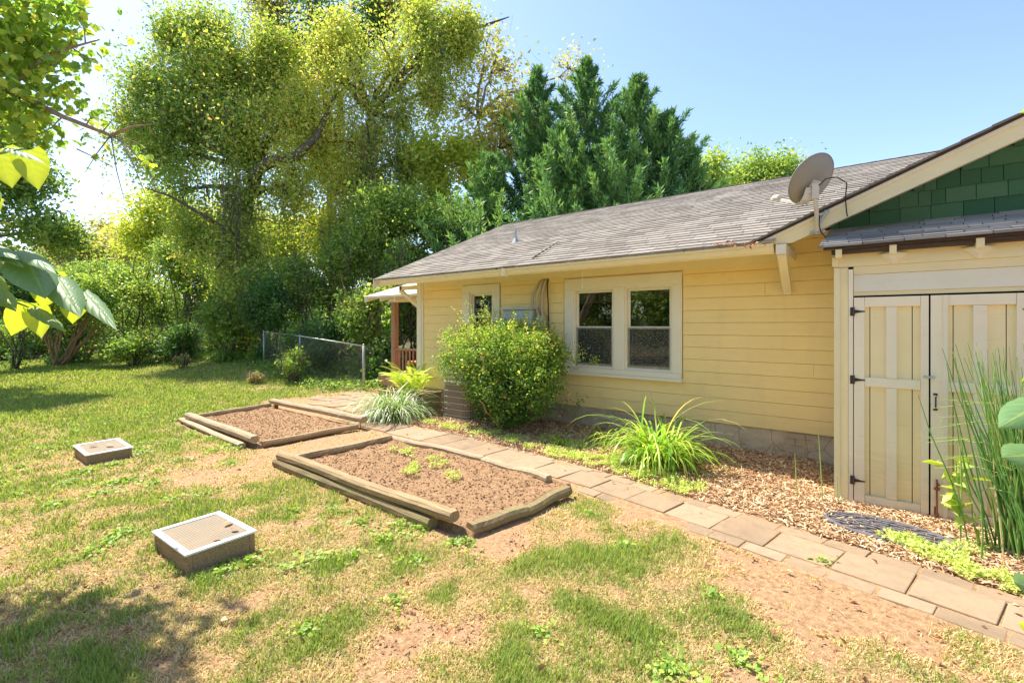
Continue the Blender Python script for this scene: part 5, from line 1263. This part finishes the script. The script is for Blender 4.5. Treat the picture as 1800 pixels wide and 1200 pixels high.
tree('autumn_tree', 'yellow and orange tree in the left distance above the hedge', 'tree', at(150, 570, 40), at(150, 480, 40), 0.3,
     [bl(130,450,40,50,25), bl(190,440,42,60,35), bl(240,450,38,50,40), bl(100,440,40,30,20)], 500, 18000, 0.26, 'leaf_orange', cull=0.3, sigma=0.5, group=G1)
tree('round_tree', 'rounded yellow green tree peeking over the roof ridge left of the dish', 'tree', at(1330, 560, 34), at(1330, 360, 34), 0.35,
     [bl(1345,310,34,50,38), bl(1300,325,34,40,35), bl(1375,310,34,25,35), bl(1270,335,33,30,30), bl(1330,345,34,70,30)], 500, 24000, 0.19, 'leaf_mid', cull=0.3, sigma=0.45, group=G1, rbias=0.6)
tree('thin_tree', 'thin wispy yellow leaved tree just right of the cypresses', 'tree', at(1250, 560, 30), at(1250, 350, 30), 0.15,
     [bl(1255,290,30,18,28,3), bl(1235,310,30,15,20,2), bl(1270,320,30,15,20,2)], 90, 2200, 0.20, 'leaf_mid', sigma=0.4, rbias=0.4, group=G1, twigs=50)

# cypresses: upswept plumes of flat sprays
def cypress(label, px, ptop, Z, halfw, n, lean=0.0, rb=1.0):
    top = at(px, ptop, Z); base = at(px-lean*6, 600, Z); base.z = 0.0; H = top.z
    root = empty('leyland_cypress', base, 0, label, 'cypress', 'cypresses behind the house')
    s = MB(); s.tube([(0,0,-0.2), (top.x-base.x, top.y-base.y, H*0.95)], [0.2, 0.03], 8)
    R0 = halfw*Z/FPX; Ps, Ds, Rn = [], [], []
    axis = top-base
    nb = 120
    for k in range(nb):
        t = (k+0.5)/nb; hz = 0.12*H+0.86*H*t; rad = R0*(1-t)**0.85*(0.40+0.95*random.random())*1.55+0.05
        az = k*2.399+random.uniform(-.4,.4); tl = 0.9+0.5*t
        c0 = Vector((axis.x*hz/H, axis.y*hz/H, hz)); up_ = rad*random.uniform(0.55, 1.0)+0.25
        p1 = c0+Vector((math.cos(az)*rad+lean*0.02*hz, math.sin(az)*rad, up_)); pm = c0.lerp(p1, 0.55)-Vector((0,0,up_*0.18))
        s.tube([c0, pm, p1], [0.03*(1-t)+0.008, 0.015, 0.004], 4, cap=False)
        m_ = int(4.2*n/nb*(0.35+1.3*(1-t))); L_ = (p1-c0).length
        cr = random.random()
        for j in range(m_):
            u = random.random()**0.6; q = (c0*(1-u)*(1-u)+pm*2*u*(1-u)+p1*u*u)
            d = (p1-pm).normalized()+Vector((random.gauss(0,.42), random.gauss(0,.42), random.gauss(0.10,.30))); d.normalize()
            wdt = 0.33*L_**0.5*(1.06-u)
            q = q+Vector((random.gauss(0,1), random.gauss(0,1), random.gauss(0,.7)))*wdt*0.5
            Ps.append(tuple(q)); Ds.append(tuple(d)); Rn.append(0.5*cr+0.5*random.random())
    s.build('trunk', M['bark'], root, smooth=True)
    P = np.array(Ps); D = np.array(Ds)
    V, Q = leaves(P, 0.17, 0.22, up=0.0, axisdir=D, axis_mix=0.92, fold=0.05, var=0.35)
    np_mesh('crown', V, Q, M['leaf_cyp'], np.clip(np.array(Rn), 0, 1)**rb, root)
for c_ in (('leftmost pointed dark green cypress behind the roof', 945, 122, 17.0, 82, 11000), ('tallest spiky cypress, second from the left behind the roof', 1030, 108, 16.5, 96, 13000),
           ('broad cypress with upswept plumes, third from the left behind the roof', 1115, 140, 16.5, 100, 13000, 0.5), ('rightmost cypress with branches fanning out to the right', 1165, 205, 16, 90, 11000, 1.4),
           ('short bushy young cypress left of the tall ones', 860, 280, 16, 85, 8000, 0, 0.8), ('low dark cypress top just right of the tall cypresses', 1215, 272, 15.5, 50, 5000, 0.8), ('low cypress filling the gap between the two tallest ones', 985, 225, 15.5, 80, 8000, 0, 0.9), ('low front cypress with light tips just above the roof ridge', 1070, 255, 15, 90, 9000, 0, 0.7)):
    cypress(*c_)

# ------------------------------------------------------------------ thicket shrubs
def shrub(name, label, px, py, Z, rx, rz, n, mat, size=0.11, group='shrubs of the thicket', ncl=90, base_py=None, rb=1.0, sigma=0.16, cat='shrub', up=0.5, cull=0.38):
    c = at(px, py, Z); s_ = Z/FPX; rX, rZ = rx*s_, rz*s_; gzv = gzf(c.x, c.y); base = Vector((c.x, c.y, gzv))
    root = empty(name, base, 0, label, cat, group); s = MB(); cz = c.z-gzv
    for k in range(7):
        a = random.uniform(0, 6.28); q = Vector((math.cos(a)*rX*0.7, math.sin(a)*rX*0.5, cz+rZ*random.uniform(-.2,.8))); s.tube(curve((random.uniform(-.1,.1), random.uniform(-.1,.1), -0.1), q, 0.05, 5, 0.05), [0.03*(1-0.6*i/5) for i in range(6)], 5)
    for k in range(26):
        a = random.uniform(0, 6.28); q0 = Vector((math.cos(a)*rX*random.random(), math.sin(a)*rX*0.7, cz+rZ*random.uniform(-.9,.4))); s.tube(curve(q0, q0+Vector((random.uniform(-.6,.6), random.uniform(-.4,.4), random.uniform(.3,1.0)))*min(rX, 1.6), 0.04, 4, 0.08), [0.012,0.010,0.008,0.006,0.003], 4, cap=False)
    s.build('stem', M['bark_tan' if random.random() < 0.3 else 'bark'], root, smooth=True)
    bls = [(Vector((0,0,cz)), (rX*0.85, rX*0.6, rZ*0.85), 2)]
    for k in range(5):
        a = k*1.26+random.random(); bls.append((Vector((math.cos(a)*rX*0.55, math.sin(a)*rX*0.35, cz+rZ*random.uniform(-.5,.5))), (rX*0.5, rX*0.4, rZ*0.5), 0.7))
    if cz-rZ > 0.3: bls.append((Vector((0,0,(cz-rZ)*0.6)), (rX*0.7, rX*0.4, (cz-rZ)*0.6), 0.7))
    P, idx, C = blob_points(bls, ncl*4, int(n*1.15), sigma*0.8*(rX/1.0)**0.4, 0.35, cull=cull, cull_s=0.8)
    P[:, 2] = np.where(P[:, 2] < 0.03, 0.03+0.1*rng.random(len(P)), P[:, 2])
    V, Q = leaves(P, size*0.88, 0.55, up=up); cr = rng.random(len(C)); rnd = np.clip(0.5*cr[idx]+0.5*rng.random(len(idx)), 0, 1)**rb
    np_mesh('foliage', V, Q, M[mat], rnd, root); return root
SH = [
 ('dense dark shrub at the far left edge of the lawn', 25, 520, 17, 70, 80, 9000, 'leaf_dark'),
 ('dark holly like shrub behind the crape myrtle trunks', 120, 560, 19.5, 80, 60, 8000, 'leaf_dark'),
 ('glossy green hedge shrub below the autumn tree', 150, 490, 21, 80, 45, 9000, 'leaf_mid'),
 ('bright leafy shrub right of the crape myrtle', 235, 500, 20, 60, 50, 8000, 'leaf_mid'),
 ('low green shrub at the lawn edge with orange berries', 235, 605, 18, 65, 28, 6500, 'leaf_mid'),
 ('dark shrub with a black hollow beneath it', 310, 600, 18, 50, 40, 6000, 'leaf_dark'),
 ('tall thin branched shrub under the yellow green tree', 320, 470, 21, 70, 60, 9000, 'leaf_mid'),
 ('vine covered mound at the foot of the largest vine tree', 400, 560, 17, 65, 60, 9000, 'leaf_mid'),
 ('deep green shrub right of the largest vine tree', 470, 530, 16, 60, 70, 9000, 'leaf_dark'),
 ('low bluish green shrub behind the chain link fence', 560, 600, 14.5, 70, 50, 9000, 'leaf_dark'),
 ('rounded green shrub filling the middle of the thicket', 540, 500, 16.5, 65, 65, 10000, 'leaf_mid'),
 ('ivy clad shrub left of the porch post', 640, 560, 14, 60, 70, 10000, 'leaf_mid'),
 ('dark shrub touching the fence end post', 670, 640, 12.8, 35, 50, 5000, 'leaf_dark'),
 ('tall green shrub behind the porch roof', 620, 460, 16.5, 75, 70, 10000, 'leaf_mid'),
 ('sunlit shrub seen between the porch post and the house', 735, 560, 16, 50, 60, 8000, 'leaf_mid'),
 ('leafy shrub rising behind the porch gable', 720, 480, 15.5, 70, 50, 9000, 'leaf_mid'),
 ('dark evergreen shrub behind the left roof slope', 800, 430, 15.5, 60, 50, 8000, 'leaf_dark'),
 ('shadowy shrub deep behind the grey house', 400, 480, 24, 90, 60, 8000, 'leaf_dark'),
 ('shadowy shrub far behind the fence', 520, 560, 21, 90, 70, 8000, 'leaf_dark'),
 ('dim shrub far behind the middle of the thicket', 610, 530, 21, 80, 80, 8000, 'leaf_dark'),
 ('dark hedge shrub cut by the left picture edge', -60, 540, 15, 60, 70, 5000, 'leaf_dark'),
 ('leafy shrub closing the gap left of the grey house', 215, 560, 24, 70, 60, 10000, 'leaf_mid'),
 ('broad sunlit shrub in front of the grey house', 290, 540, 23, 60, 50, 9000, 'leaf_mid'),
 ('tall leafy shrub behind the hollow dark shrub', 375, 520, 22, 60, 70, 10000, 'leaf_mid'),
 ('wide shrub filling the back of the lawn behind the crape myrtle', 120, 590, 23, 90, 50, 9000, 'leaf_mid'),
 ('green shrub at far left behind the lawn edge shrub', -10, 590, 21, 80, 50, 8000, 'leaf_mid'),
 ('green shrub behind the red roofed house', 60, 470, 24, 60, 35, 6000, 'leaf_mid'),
]
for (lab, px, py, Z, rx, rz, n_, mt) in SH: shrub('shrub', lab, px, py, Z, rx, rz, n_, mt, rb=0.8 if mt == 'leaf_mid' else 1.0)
shrub('small_shrub', 'yellowish feathery shrub on the lawn edge in front of the fence', 515, 635, 12.6, 32, 26, 2600, 'leaf_mid', 0.07, 'small plants at the lawn edge', 50, rb=0.6, sigma=0.1)
shrub('small_shrub', 'tan grassy tuft shrub left of the feathery one', 450, 665, 12.4, 16, 12, 900, 'grass', 0.06, 'small plants at the lawn edge', 25, sigma=0.07)
shrub('small_shrub', 'low tan and green tuft at the dark lawn edge', 320, 632, 16, 20, 12, 900, 'grass', 0.07, 'small plants at the lawn edge', 25, sigma=0.08)
# creeping plants at the lawn's edge
x = rng.uniform(-26, -9.8, 60000); y = rng.uniform(-4.5, 4, 60000); e = y+0.10*(x+10)+0.9*(fbm(x, y, 0.6, 3, 90)-0.5)
pr = sstep(-0.9, 0.3, e)*np.clip(0.35+fbm(x, y, 1.4, 3, 12), 0, 1); ok = (rng.random(len(x)) < pr)*~((x > -10.3)*(y < 0.2)); x, y = x[ok], y[ok]
P = np.stack([x, y, gz(x, y)+0.02+0.20*rng.random(len(x))*np.clip(fbm(x, y, 1.1, 3, 15)*1.6, 0.2, 1.3)], 1); V, Q = leaves(P, 0.075, 0.7, up=1.4)
tag(np_mesh('creeping_plants', V, Q, M['leaf_mid'], rng.random(len(x))*0.9, None), 'ivy and low green plants creeping along the far lawn edge', 'groundcover', kind='stuff')
# far woods
x, y, r_ = [], [], []
P = []
for k in range(260):
    a = math.radians(rng.uniform(-100, 20)); d = rng.uniform(34, 75); cx, cy = d*math.sin(a), -CAM_D+d*math.cos(a)
    h_ = rng.uniform(2.5, 6.0)*(0.75 if a < math.radians(-62) else 1.0); m_ = 330; q = rand_dirs(m_)*np.array([2.6, 2.6, h_*0.5])*(0.5+0.5*rng.random((m_, 1)))
    P.append(q+np.array([cx, cy, gzf(cx, cy)+h_*0.5]))
P = np.concatenate(P); V, Q = leaves(P, 0.55, 0.6, up=0.4); kk = np.repeat(rng.random(260), 330)
tag(np_mesh('far_woods', V, Q, M['leaf_mid'], np.clip(kk*0.6+0.4*rng.random(len(P)), 0, 1), None), 'low band of far off woods behind the thicket', 'woods', kind='stuff')
# hedge behind the photographer, mirrored in the windows
for i, (hx, hy, lab) in enumerate(((-7, -17, 'leafy tree behind the photographer mirrored in the left panes'), (-1.5, -18, 'leafy tree behind the photographer mirrored in the right panes'), (5, -18, 'leafy tree behind the photographer, right of the mirrored ones'), (-12.2, -13.5, 'leafy tree behind the photographer, far left'), (-17.6, -13.5, 'leafy tree behind the photographer mirrored in the small left window'))):
    tree('garden_tree', lab, 'tree', (hx, hy, 0), (hx, hy, 3.4), 0.2, [((hx, hy, 5.8), (3.0, 1.8, 2.4), 3), ((hx-1.9, hy, 3.0), (2.1, 1.3, 2.4), 2), ((hx+1.9, hy, 3.0), (2.1, 1.3, 2.4), 2), ((hx, hy+0.3, 1.3), (3.2, 1.2, 1.3), 2)], 260, 22000, 0.19, 'leaf_mid', sigma=0.3, group='trees behind the photographer', twigs=10)

# crape myrtle
cb = Vector((-25.0, -2.9, 0)); cb = at(100, 640, 18.5); cb.z = gzf(cb.x, cb.y)
root = empty('crape_myrtle', cb, 0, 'multi stemmed small tree with tan stems standing on the lawn at left', 'tree'); s = MB(); BL = []
for k in range(19):
    ex = random.uniform(-1.2, 3.0); ez = random.uniform(1.9, 3.1); q = Vector((ex*0.62+0.2, ex*0.45+random.uniform(-.8,.8), ez))
    pts = curve((random.uniform(-.14,.14), random.uniform(-.12,.12), -0.1), q, -0.06, 7, 0.025); s.tube(pts, [0.040*(1-0.65*i/7) for i in range(8)], 6)
    BL.append((q+Vector((0,0,0.15)), (0.75, 0.6, 0.55), 1.0))
    if k % 2: BL.append((Vector((q.x*1.15, q.y*1.15, q.z*0.72)), (0.7, 0.5, 0.28), 0.4))
s.build('trunk', M['bark_tan'], root, smooth=True)
P, idx, C = blob_points(BL, 260, 11500, 0.17, 0.3); V, Q = leaves(P, 0.105, 0.55, up=0.9); cr = rng.random(len(C))
np_mesh('crown', V, Q, M['leaf_mid'], np.clip(0.25+0.4*cr[idx]+0.4*rng.random(len(idx)), 0, 1), root)

# houses seen through the trees
def far_house(name, label, c, W, D, H, rise, wallm, roofm, rz):
    r = empty(name, c, rz, label, 'house'); s = MB(); s.box(-W/2, W/2, -D/2, D/2, -0.5, H); s.build('wall', M[wallm], r)
    s = MB(); s.prism([(-D/2-0.4, H-0.15), (D/2+0.4, H-0.15), (0, H+rise)], 'x', -W/2-0.4, W/2+0.4); s.build('roof', M[roofm], r)
    for x in (-W/3, 0, W/3):
        s = MB(); s.box(x-0.5, x+0.5, -D/2-0.03, -D/2+0.05, 0.9, 2.1); w_ = s.build('window', M['trim'], r); s = MB(); s.box(x-0.42, x+0.42, -D/2-0.05, -D/2-0.032, 0.98, 2.02); s.build('pane', M['dark'], w_)
c = at(20, 560, 38); far_house('red_roofed_house', 'small house with a red metal roof glimpsed at the far left', (c.x, c.y, 0.5), 6, 5, 4.2, 2.2, 'house_grey', 'roof_red', R(58))
c = at(345, 560, 33); far_house('grey_house', 'pale grey house glimpsed through the thicket below the trees', (c.x, c.y, 0.2), 7, 6, 2.7, 1.0, 'house_grey', 'shingle', R(50))

# ------------------------------------------------------------------ near left trees
def near_tree():
    Z = 3.9; base = at(-330, 571, 4.4); base.z = 0
    root = empty('mulberry_tree', base, 0, 'near tree whose leafy branches reach in from the upper left corner', 'tree'); s = MB(); L = lambda px, py, z=Z: at(px, py, z)-base
    s.tube([Vector((0,0,-.2)), Vector((0.05,0,1.5)), L(-280, 200), L(-260, -50), L(-230, -300)], [0.13, 0.12, 0.10, 0.08, 0.05], 10)
    s.tube([L(-290, 260), L(-150, 190), L(0,155), L(30,165), L(110,205), L(195,238), L(235,222), L(268,218)], [0.06,0.045,0.026,0.024,0.019,0.014,0.009,0.004], 8)
    s.tube([L(-150,190), L(0,155), L(40,135), L(80,98), L(120,85), L(175,70)], [0.04,0.024,0.018,0.014,0.010,0.005], 8)
    def tw(*p, r=0.006): s.tube([L(*q) for q in p], [r*(1-0.6*i/(len(p)-1)) for i in range(len(p))], 5)
    tw((195,238),(205,300),(218,350)); tw((195,238),(170,270),(150,303)); tw((210,243),(235,290),(255,340)); tw((135,262),(165,276),(190,290)); tw((120,85),(130,60),(135,50)); tw((120,85),(95,115),(80,118)); tw((150,75),(148,50),(130,25)); tw((125,83),(150,100),(172,108))
    tw((190,236),(240,250),(255,262)); tw((110,205),(90,225),(60,240)); tw((30,165),(50,205),(30,260)); tw((200,240),(230,262),(262,300),(280,350)); tw((180,232),(200,208)); tw((80,98),(70,70),(60,40), r=0.01); tw((150,222),(160,205),(190,215))
    s.tube([L(-260,0), L(-120,-10), L(0,-20), L(80,-10), L(130,20)], [0.05,0.03,0.02,0.012,0.004], 7); s.tube([L(-280,200), L(-120,240), L(0,260), L(60,300)], [0.04,0.03,0.02,0.006], 7)
    s.build('trunk', M['bark_pale'], root, smooth=True)
    bls = [bl(20,60,Z,55,70,5), bl(75,15,Z,50,35,2.2), bl(20,190,Z,45,60,3), bl(-70,70,Z,60,90,2), bl(-60,250,Z,60,40,0.8), bl(40,125,Z,30,40,1.2), bl(-150,0,Z,80,60,2)]
    bls = [(Vector(b[0])-base, (b[1][0], max(b[1][0], 0.3), b[1][2]), b[2]) for b in bls]
    P, idx, C = blob_points(bls, 260, 2700, 0.16, 0.1)
    ex = []
    for (px, py, k, sp) in ((255,275,7,14),(262,300,5,12),(135,182,5,10),(140,18,6,14),(145,25,4,10),(115,130,6,14),(90,120,5,10),(150,235,3,12),(105,30,6,14),(95,10,6,16),(150,112,4,10),(60,170,6,20),(130,50,3,8),(60,235,8,20),(125,68,3,8),(170,270,2,6),(245,255,3,8),(75,215,6,20),(45,215,8,20)):
        for j in range(k): q = at(px+rng.normal()*sp*0.5, py+rng.normal()*sp*0.6, Z+rng.normal()*0.08)-base; ex.append(tuple(q))
    P = np.concatenate([P, np.array(ex)])
    # lobed leaf: three rhombi per leaf
    V1, Q1 = leaves(P, 0.078, 0.62, up=0.5, droop=0.7, var=0.3, fold=0.06)
    n = len(P); c = V1.reshape(n, 4, 3); ax = c[:, 2]-c[:, 0]; sdv = c[:, 1]-c[:, 3]
    extra = []
    for sg in (1, -1):
        b0 = c[:, 0]+ax*0.12; tipp = c[:, 0]+ax*0.62+sdv*sg*0.62; m1 = c[:, 0]+ax*0.15+sdv*sg*0.45; m2 = c[:, 0]+ax*0.60+sdv*sg*0.12
        extra.append(np.stack([b0, m1, tipp, m2], 1).reshape(-1, 3))
    V = np.concatenate([V1]+extra); Q = np.arange(len(V)).reshape(-1, 4); rn = rng.random(n)*0.9
    np_mesh('crown', V, Q, M['leaf_big'], np.concatenate([rn, rn, rn]), root)
near_tree()
tree('leafy_tree', 'deep green maple like tree at the left edge above the hedge', 'tree', at(-60, 640, 11.8), at(-50, 380, 11.8), 0.16,
     [bl(40,330,11.8,70,55), bl(60,400,11.8,75,40), bl(0,430,11.8,60,30), bl(110,420,11.8,40,32), bl(20,270,11.8,60,50), bl(-80,330,11.8,90,90), bl(0,200,12.5,80,60), bl(-60,260,13.5,90,80)], 850, 25000, 0.105, 'leaf_mid', cull=0.3, cull_s=0.6, sigma=0.18, group=G1, rbias=1.1, twigs=30)

# close leaves hanging in from the left
def big_leaf_mesh(mb, base, tip, width, face, att, curl=0.25, heart=True):
    """pointed heart-shaped leaf from base to tip; face = approximate upper-side normal"""
    base = Vector(base); tip = Vector(tip); d = tip-base; L = d.length; d.normalize(); nrm = Vector(face); nrm = (nrm-d*nrm.dot(d)).normalized(); sdv = d.cross(nrm)
    nu, nv = 26, 16; V = []; VE = []
    for i in range(nu+1):
        t = i/nu; w_ = width*0.5*np.interp(t, [0, 0.12, 0.3, 0.5, 0.7, 0.85, 0.95, 1], [0.62, 0.92, 1.0, 0.88, 0.58, 0.28, 0.08, 0.0])
        pass
        for j in range(nv+1):
            v = j/nv*2-1; back = -0.10*L*abs(v)**1.5*(1-t)**3
            V.append(base+d*(L*t+back)+sdv*v*w_+nrm*(-(v*v)*w_*0.35-curl*L*t*t*0.6+0.010*L*math.sin((t-abs(v)*0.28)*38)*min(1, abs(v)*3)*(1-t)))
            vp = ((t-abs(v)*0.28)*6.0) % 1.0; VE.append(max(max(0, 1-abs(v)/0.06), 0.75*max(0, 1-min(vp, 1-vp)/0.10))*(1-0.5*abs(v)))
    F = [(i*(nv+1)+j, i*(nv+1)+j+1, (i+1)*(nv+1)+j+1, (i+1)*(nv+1)+j) for i in range(nu) for j in range(nv)]
    mb.add(V, F, att); mb.vein = VE
def _bigleafmat(nm='close_leaf', ca=(0.15, 0.27, 0.10), cb=(0.22, 0.36, 0.13), ta=(0.56, 0.68, 0.025), tb_=(0.74, 0.80, 0.04), tm=0.5):
    m = NT(nm); n = m.noise(14, 4); n2 = m.noise(60, 3); a = m.attr(); ve = m.attr('vein')
    c = m.mix(n, ca, cb); c = m.mix(m.ramp(n2, [(0.62, (0,0,0)), (0.75, (0.45,0.45,0.45))]), c, (0.30, 0.22, 0.06)); c = m.mix(m.math('MULTIPLY', ve, 0.55), c, (0.42, 0.50, 0.16))
    b = m.n('ShaderNodeBsdfPrincipled'); m.l(c, b.inputs['Base Color']); b.inputs['Roughness'].default_value = 0.5; b.inputs['Specular IOR Level'].default_value = 0.4
    m.l(m.bump(m.math('ADD', m.math('MULTIPLY', n2, 0.3), ve), 0.5, 0.003), b.inputs['Normal'])
    t = m.n('ShaderNodeBsdfTranslucent'); m.l(m.mix(n, ta, tb_), t.inputs[0]); ms = m.n('ShaderNodeMixShader'); ms.inputs[0].default_value = tm
    m.l(b.outputs[0], ms.inputs[1]); m.l(t.outputs[0], ms.inputs[2]); m.l(ms.outputs[0], m.out.inputs[0]); return m.m
M['close_leaf'] = _bigleafmat()  # leaf with the yellow of sun shining through put into its colour
M['close_leaf_green'] = _bigleafmat('close_leaf_green', (0.10, 0.22, 0.09), (0.16, 0.30, 0.12), (0.22, 0.42, 0.04), (0.32, 0.52, 0.06), 0.3)  # same leaf coloured as lit from above, greener and less translucent
ZC = 1.30; org = at(-260, 620, ZC+0.15); org.z = 0
br = empty('young_catalpa', org, 0, 'large soft green and yellow leaves hanging close to the camera at the left edge', 'plant')
s = MB(); Lc = lambda px, py, z=ZC: at(px, py, z)-org
s.tube([Vector((0,0,-.05)), Vector((0.01,0,0.8)), Lc(-150,520), Lc(-60,450), Lc(0,440), Lc(42,447)], [0.02,0.018,0.012,0.008,0.005,0.003], 7); s.tube([Lc(-150,520), Lc(-90,380), Lc(-30,275), Lc(40,262)], [0.012,0.008,0.005,0.003], 7); s.tube([Lc(-60,520), Lc(0,520), Lc(50,540)], [0.006,0.004,0.002], 6); s.tube([Lc(-150,520), Lc(-60,520)], [0.01,0.006], 6)
for a_, b_ in (((42,447),(78,458)), ((78,458),(108,487)), ((108,487),(150,512)), ((42,447),(60,462))): s.tube([Lc(*a_), Lc(*b_)], 0.002, 5)
stem_ = s
camv = (cam.location-at(60, 480, ZC)).normalized(); upf = Vector((0, 0, 1))
LV = [(( -2,262),(22,332),62,'y'),((48,264),(68,336),52,'y'),((20,262),(78,276),26,'g'),((-30,425),(34,446),40,'g'),((40,440),(98,470),34,'g'),((-10,435),(40,460),36,'g'),((48,445),(17,490),36,'y'),
      ((45,455),(80,516),66,'g'),((88,478),(75,541),54,'y'),((100,486),(142,549),52,'g'),((130,520),(127,568),38,'y'),((147,512),(207,572),34,'g'),((-20,500),(28,538),40,'g'),((45,532),(20,588),44,'y'),((62,538),(73,594),40,'y'),((62,542),(116,575),26,'g'),((-40,470),(12,520),44,'g'),((-30,360),(8,350),40,'y'),((-60,300),(-10,360),60,'g'),((-70,480),(-20,560),60,'y')]
def vein_build(s_, parent):
    o_ = s_.build('leaf', M['close_leaf' if kd == 'y' else 'close_leaf_green'], parent, smooth=True); a_ = o_.data.attributes.new('vein', 'FLOAT', 'POINT'); a_.data.foreach_set('value', np.array(s_.vein, dtype=np.float32)); return o_
nodes = [Lc(*p_) for p_ in ((-60,450),(0,440),(42,447),(60,452),(78,458),(95,474),(108,487),(130,500),(150,512),(-30,275),(5,265),(40,262),(0,520),(25,528),(50,540),(60,538),(-60,520),(-90,380))]; pet = MB()
for (b_, t_, wpx, kd) in LV:
    s = MB(); dz = random.uniform(-0.04, 0.04); ww = wpx*ZC/FPX
    if kd == 'y': bz, tz, face = ZC+dz+0.03, ZC+dz+0.05, (camv*-0.9+Vector((-0.55, 0.0, 0.25)))
    else: bz, tz, face = ZC+dz, ZC+dz-0.10, (camv*0.55+upf*1.0)
    big_leaf_mesh(s, Lc(b_[0], b_[1], bz), Lc(t_[0], t_[1], tz), ww, face, 0.5, curl=0.12); vein_build(s, br)
    bp = Lc(b_[0], b_[1], bz); q = min(nodes, key=lambda p_: (p_-bp).length); pet.tube([q, q.lerp(bp, 0.5)+Vector((0, 0, 0.006)), bp], 0.0015, 5)
stem_.f += [tuple(i+len(stem_.v) for i in f) for f in pet.f]; stem_.v += pet.v; stem_.a += pet.a; stem_.build('stem', M['horsetail'], br, smooth=True)
# broad leaves at the right edge
og = at(1950, 700, 2.2); og.z = 0
br = empty('broad_leaf_plant', og, 0, 'broad rounded pale green leaves poking in at the right edge', 'plant'); Lr = lambda px, py, z=2.2: at(px, py, z)-og
s = MB(); s.tube([Vector((0,0,-.05)), Lr(1945,900), Lr(1930,700), Lr(1900,560), Lr(1880,400), Lr(1860,180)], [0.012,0.011,0.010,0.008,0.006,0.003], 7)
for a_, b_ in (((1940,760),(1830,735)),((1942,850),(1835,800)),((1930,700),(1830,655)),((1945,950),(1840,1020)),((1945,1000),(1840,1075)),((1862,200),(1830,195))): s.tube([Lr(*a_), Lr(*b_)], 0.003, 5)
s.build('stem', M['horsetail'], br, smooth=True)
camv = (cam.location-at(1800, 750, 2.2)).normalized()
for (b_, t_, wpx, kd) in (((1840,705),(1756,748),70,'g'),((1850,800),(1764,800),82,'g'),((1835,640),(1788,672),34,'y'),((1840,1040),(1786,1022),60,'g'),((1850,1100),(1784,1090),60,'y'),((1830,190),(1786,200),16,'y')):
    s = MB(); ww = wpx*2.2/FPX; face = camv*0.9+upf*0.6 if kd == 'g' else camv*-0.9+Vector((-0.5, 0, 0.3))
    big_leaf_mesh(s, Lr(*b_), Lr(*t_, 2.15), ww, face, 0.5, curl=0.08); vein_build(s, br)

# debris on the roof
def on_roof(px, py, lift=0.02):
    o_ = cam.location; d_ = at(px, py, 1.0)-o_; k = 0.43; t_ = (2.50+k*(o_.y+0.7)-o_.z)/(d_.z-k*d_.y); p_ = o_+d_*t_; return Vector((p_.x, p_.y, p_.z+lift))
tw_o = on_roof(960, 443); s = MB()
s.tube([on_roof(936, 457, 0.03)-tw_o, on_roof(955, 447, 0.05)-tw_o, on_roof(968, 438, 0.04)-tw_o, on_roof(983, 430, 0.06)-tw_o], [0.012, 0.010, 0.008, 0.004], 6); s.tube([on_roof(955, 447, 0.05)-tw_o, on_roof(948, 440, 0.07)-tw_o], 0.004, 5)
o = s.build('fallen_branch', M['bark']); o.location = tw_o; tag(o, 'small fallen dead branch lying on the roof shingles right of the vent pipe', 'branch')
P = []
for k in range(55):
    q = on_roof(1300+rng.normal()*26, 433+rng.normal()*1.3, 0.012+0.02*rng.random()); P.append(tuple(q))
for k in range(240): P.append((rng.uniform(-7.7, -0.95), -0.665+rng.normal()*0.02, 2.455+0.012*rng.random()))
P = np.array(P); V, Q = leaves(P, 0.035, 0.45, up=1.6, fold=0.2, var=0.6)
tag(np_mesh('gutter_leaves', V, Q, M['litter'], rng.random(len(P))*0.7, None), 'dry reddish leaves gathered in the gutter and roof valley', 'fallen leaves', kind='stuff')
# sticks and straw on the lawn
s = MB()
for k in range(150):
    a = math.radians(random.uniform(-110, 35)); d_ = random.uniform(1.9, 9); x_, y_ = d_*math.sin(a), -CAM_D+d_*math.cos(a)
    if not house_free(np.array([x_]), np.array([y_]))[0] or y_ > -1.0 or abs(y_-float(path_y(x_))) < 0.3: continue
    b_ = random.uniform(0, 6.28); L = random.uniform(0.04, 0.16); z_ = gzf(x_, y_)+0.012
    s.tube([(x_, y_, z_), (x_+math.cos(b_)*L*0.5, y_+math.sin(b_)*L*0.5, z_+0.01), (x_+math.cos(b_+.3)*L, y_+math.sin(b_+.3)*L, z_)], [0.0025, 0.002, 0.001], 4)
tag(s.build('twig_litter', M['bark_tan']), 'thin dry twigs scattered over the lawn', 'twigs', kind='stuff')
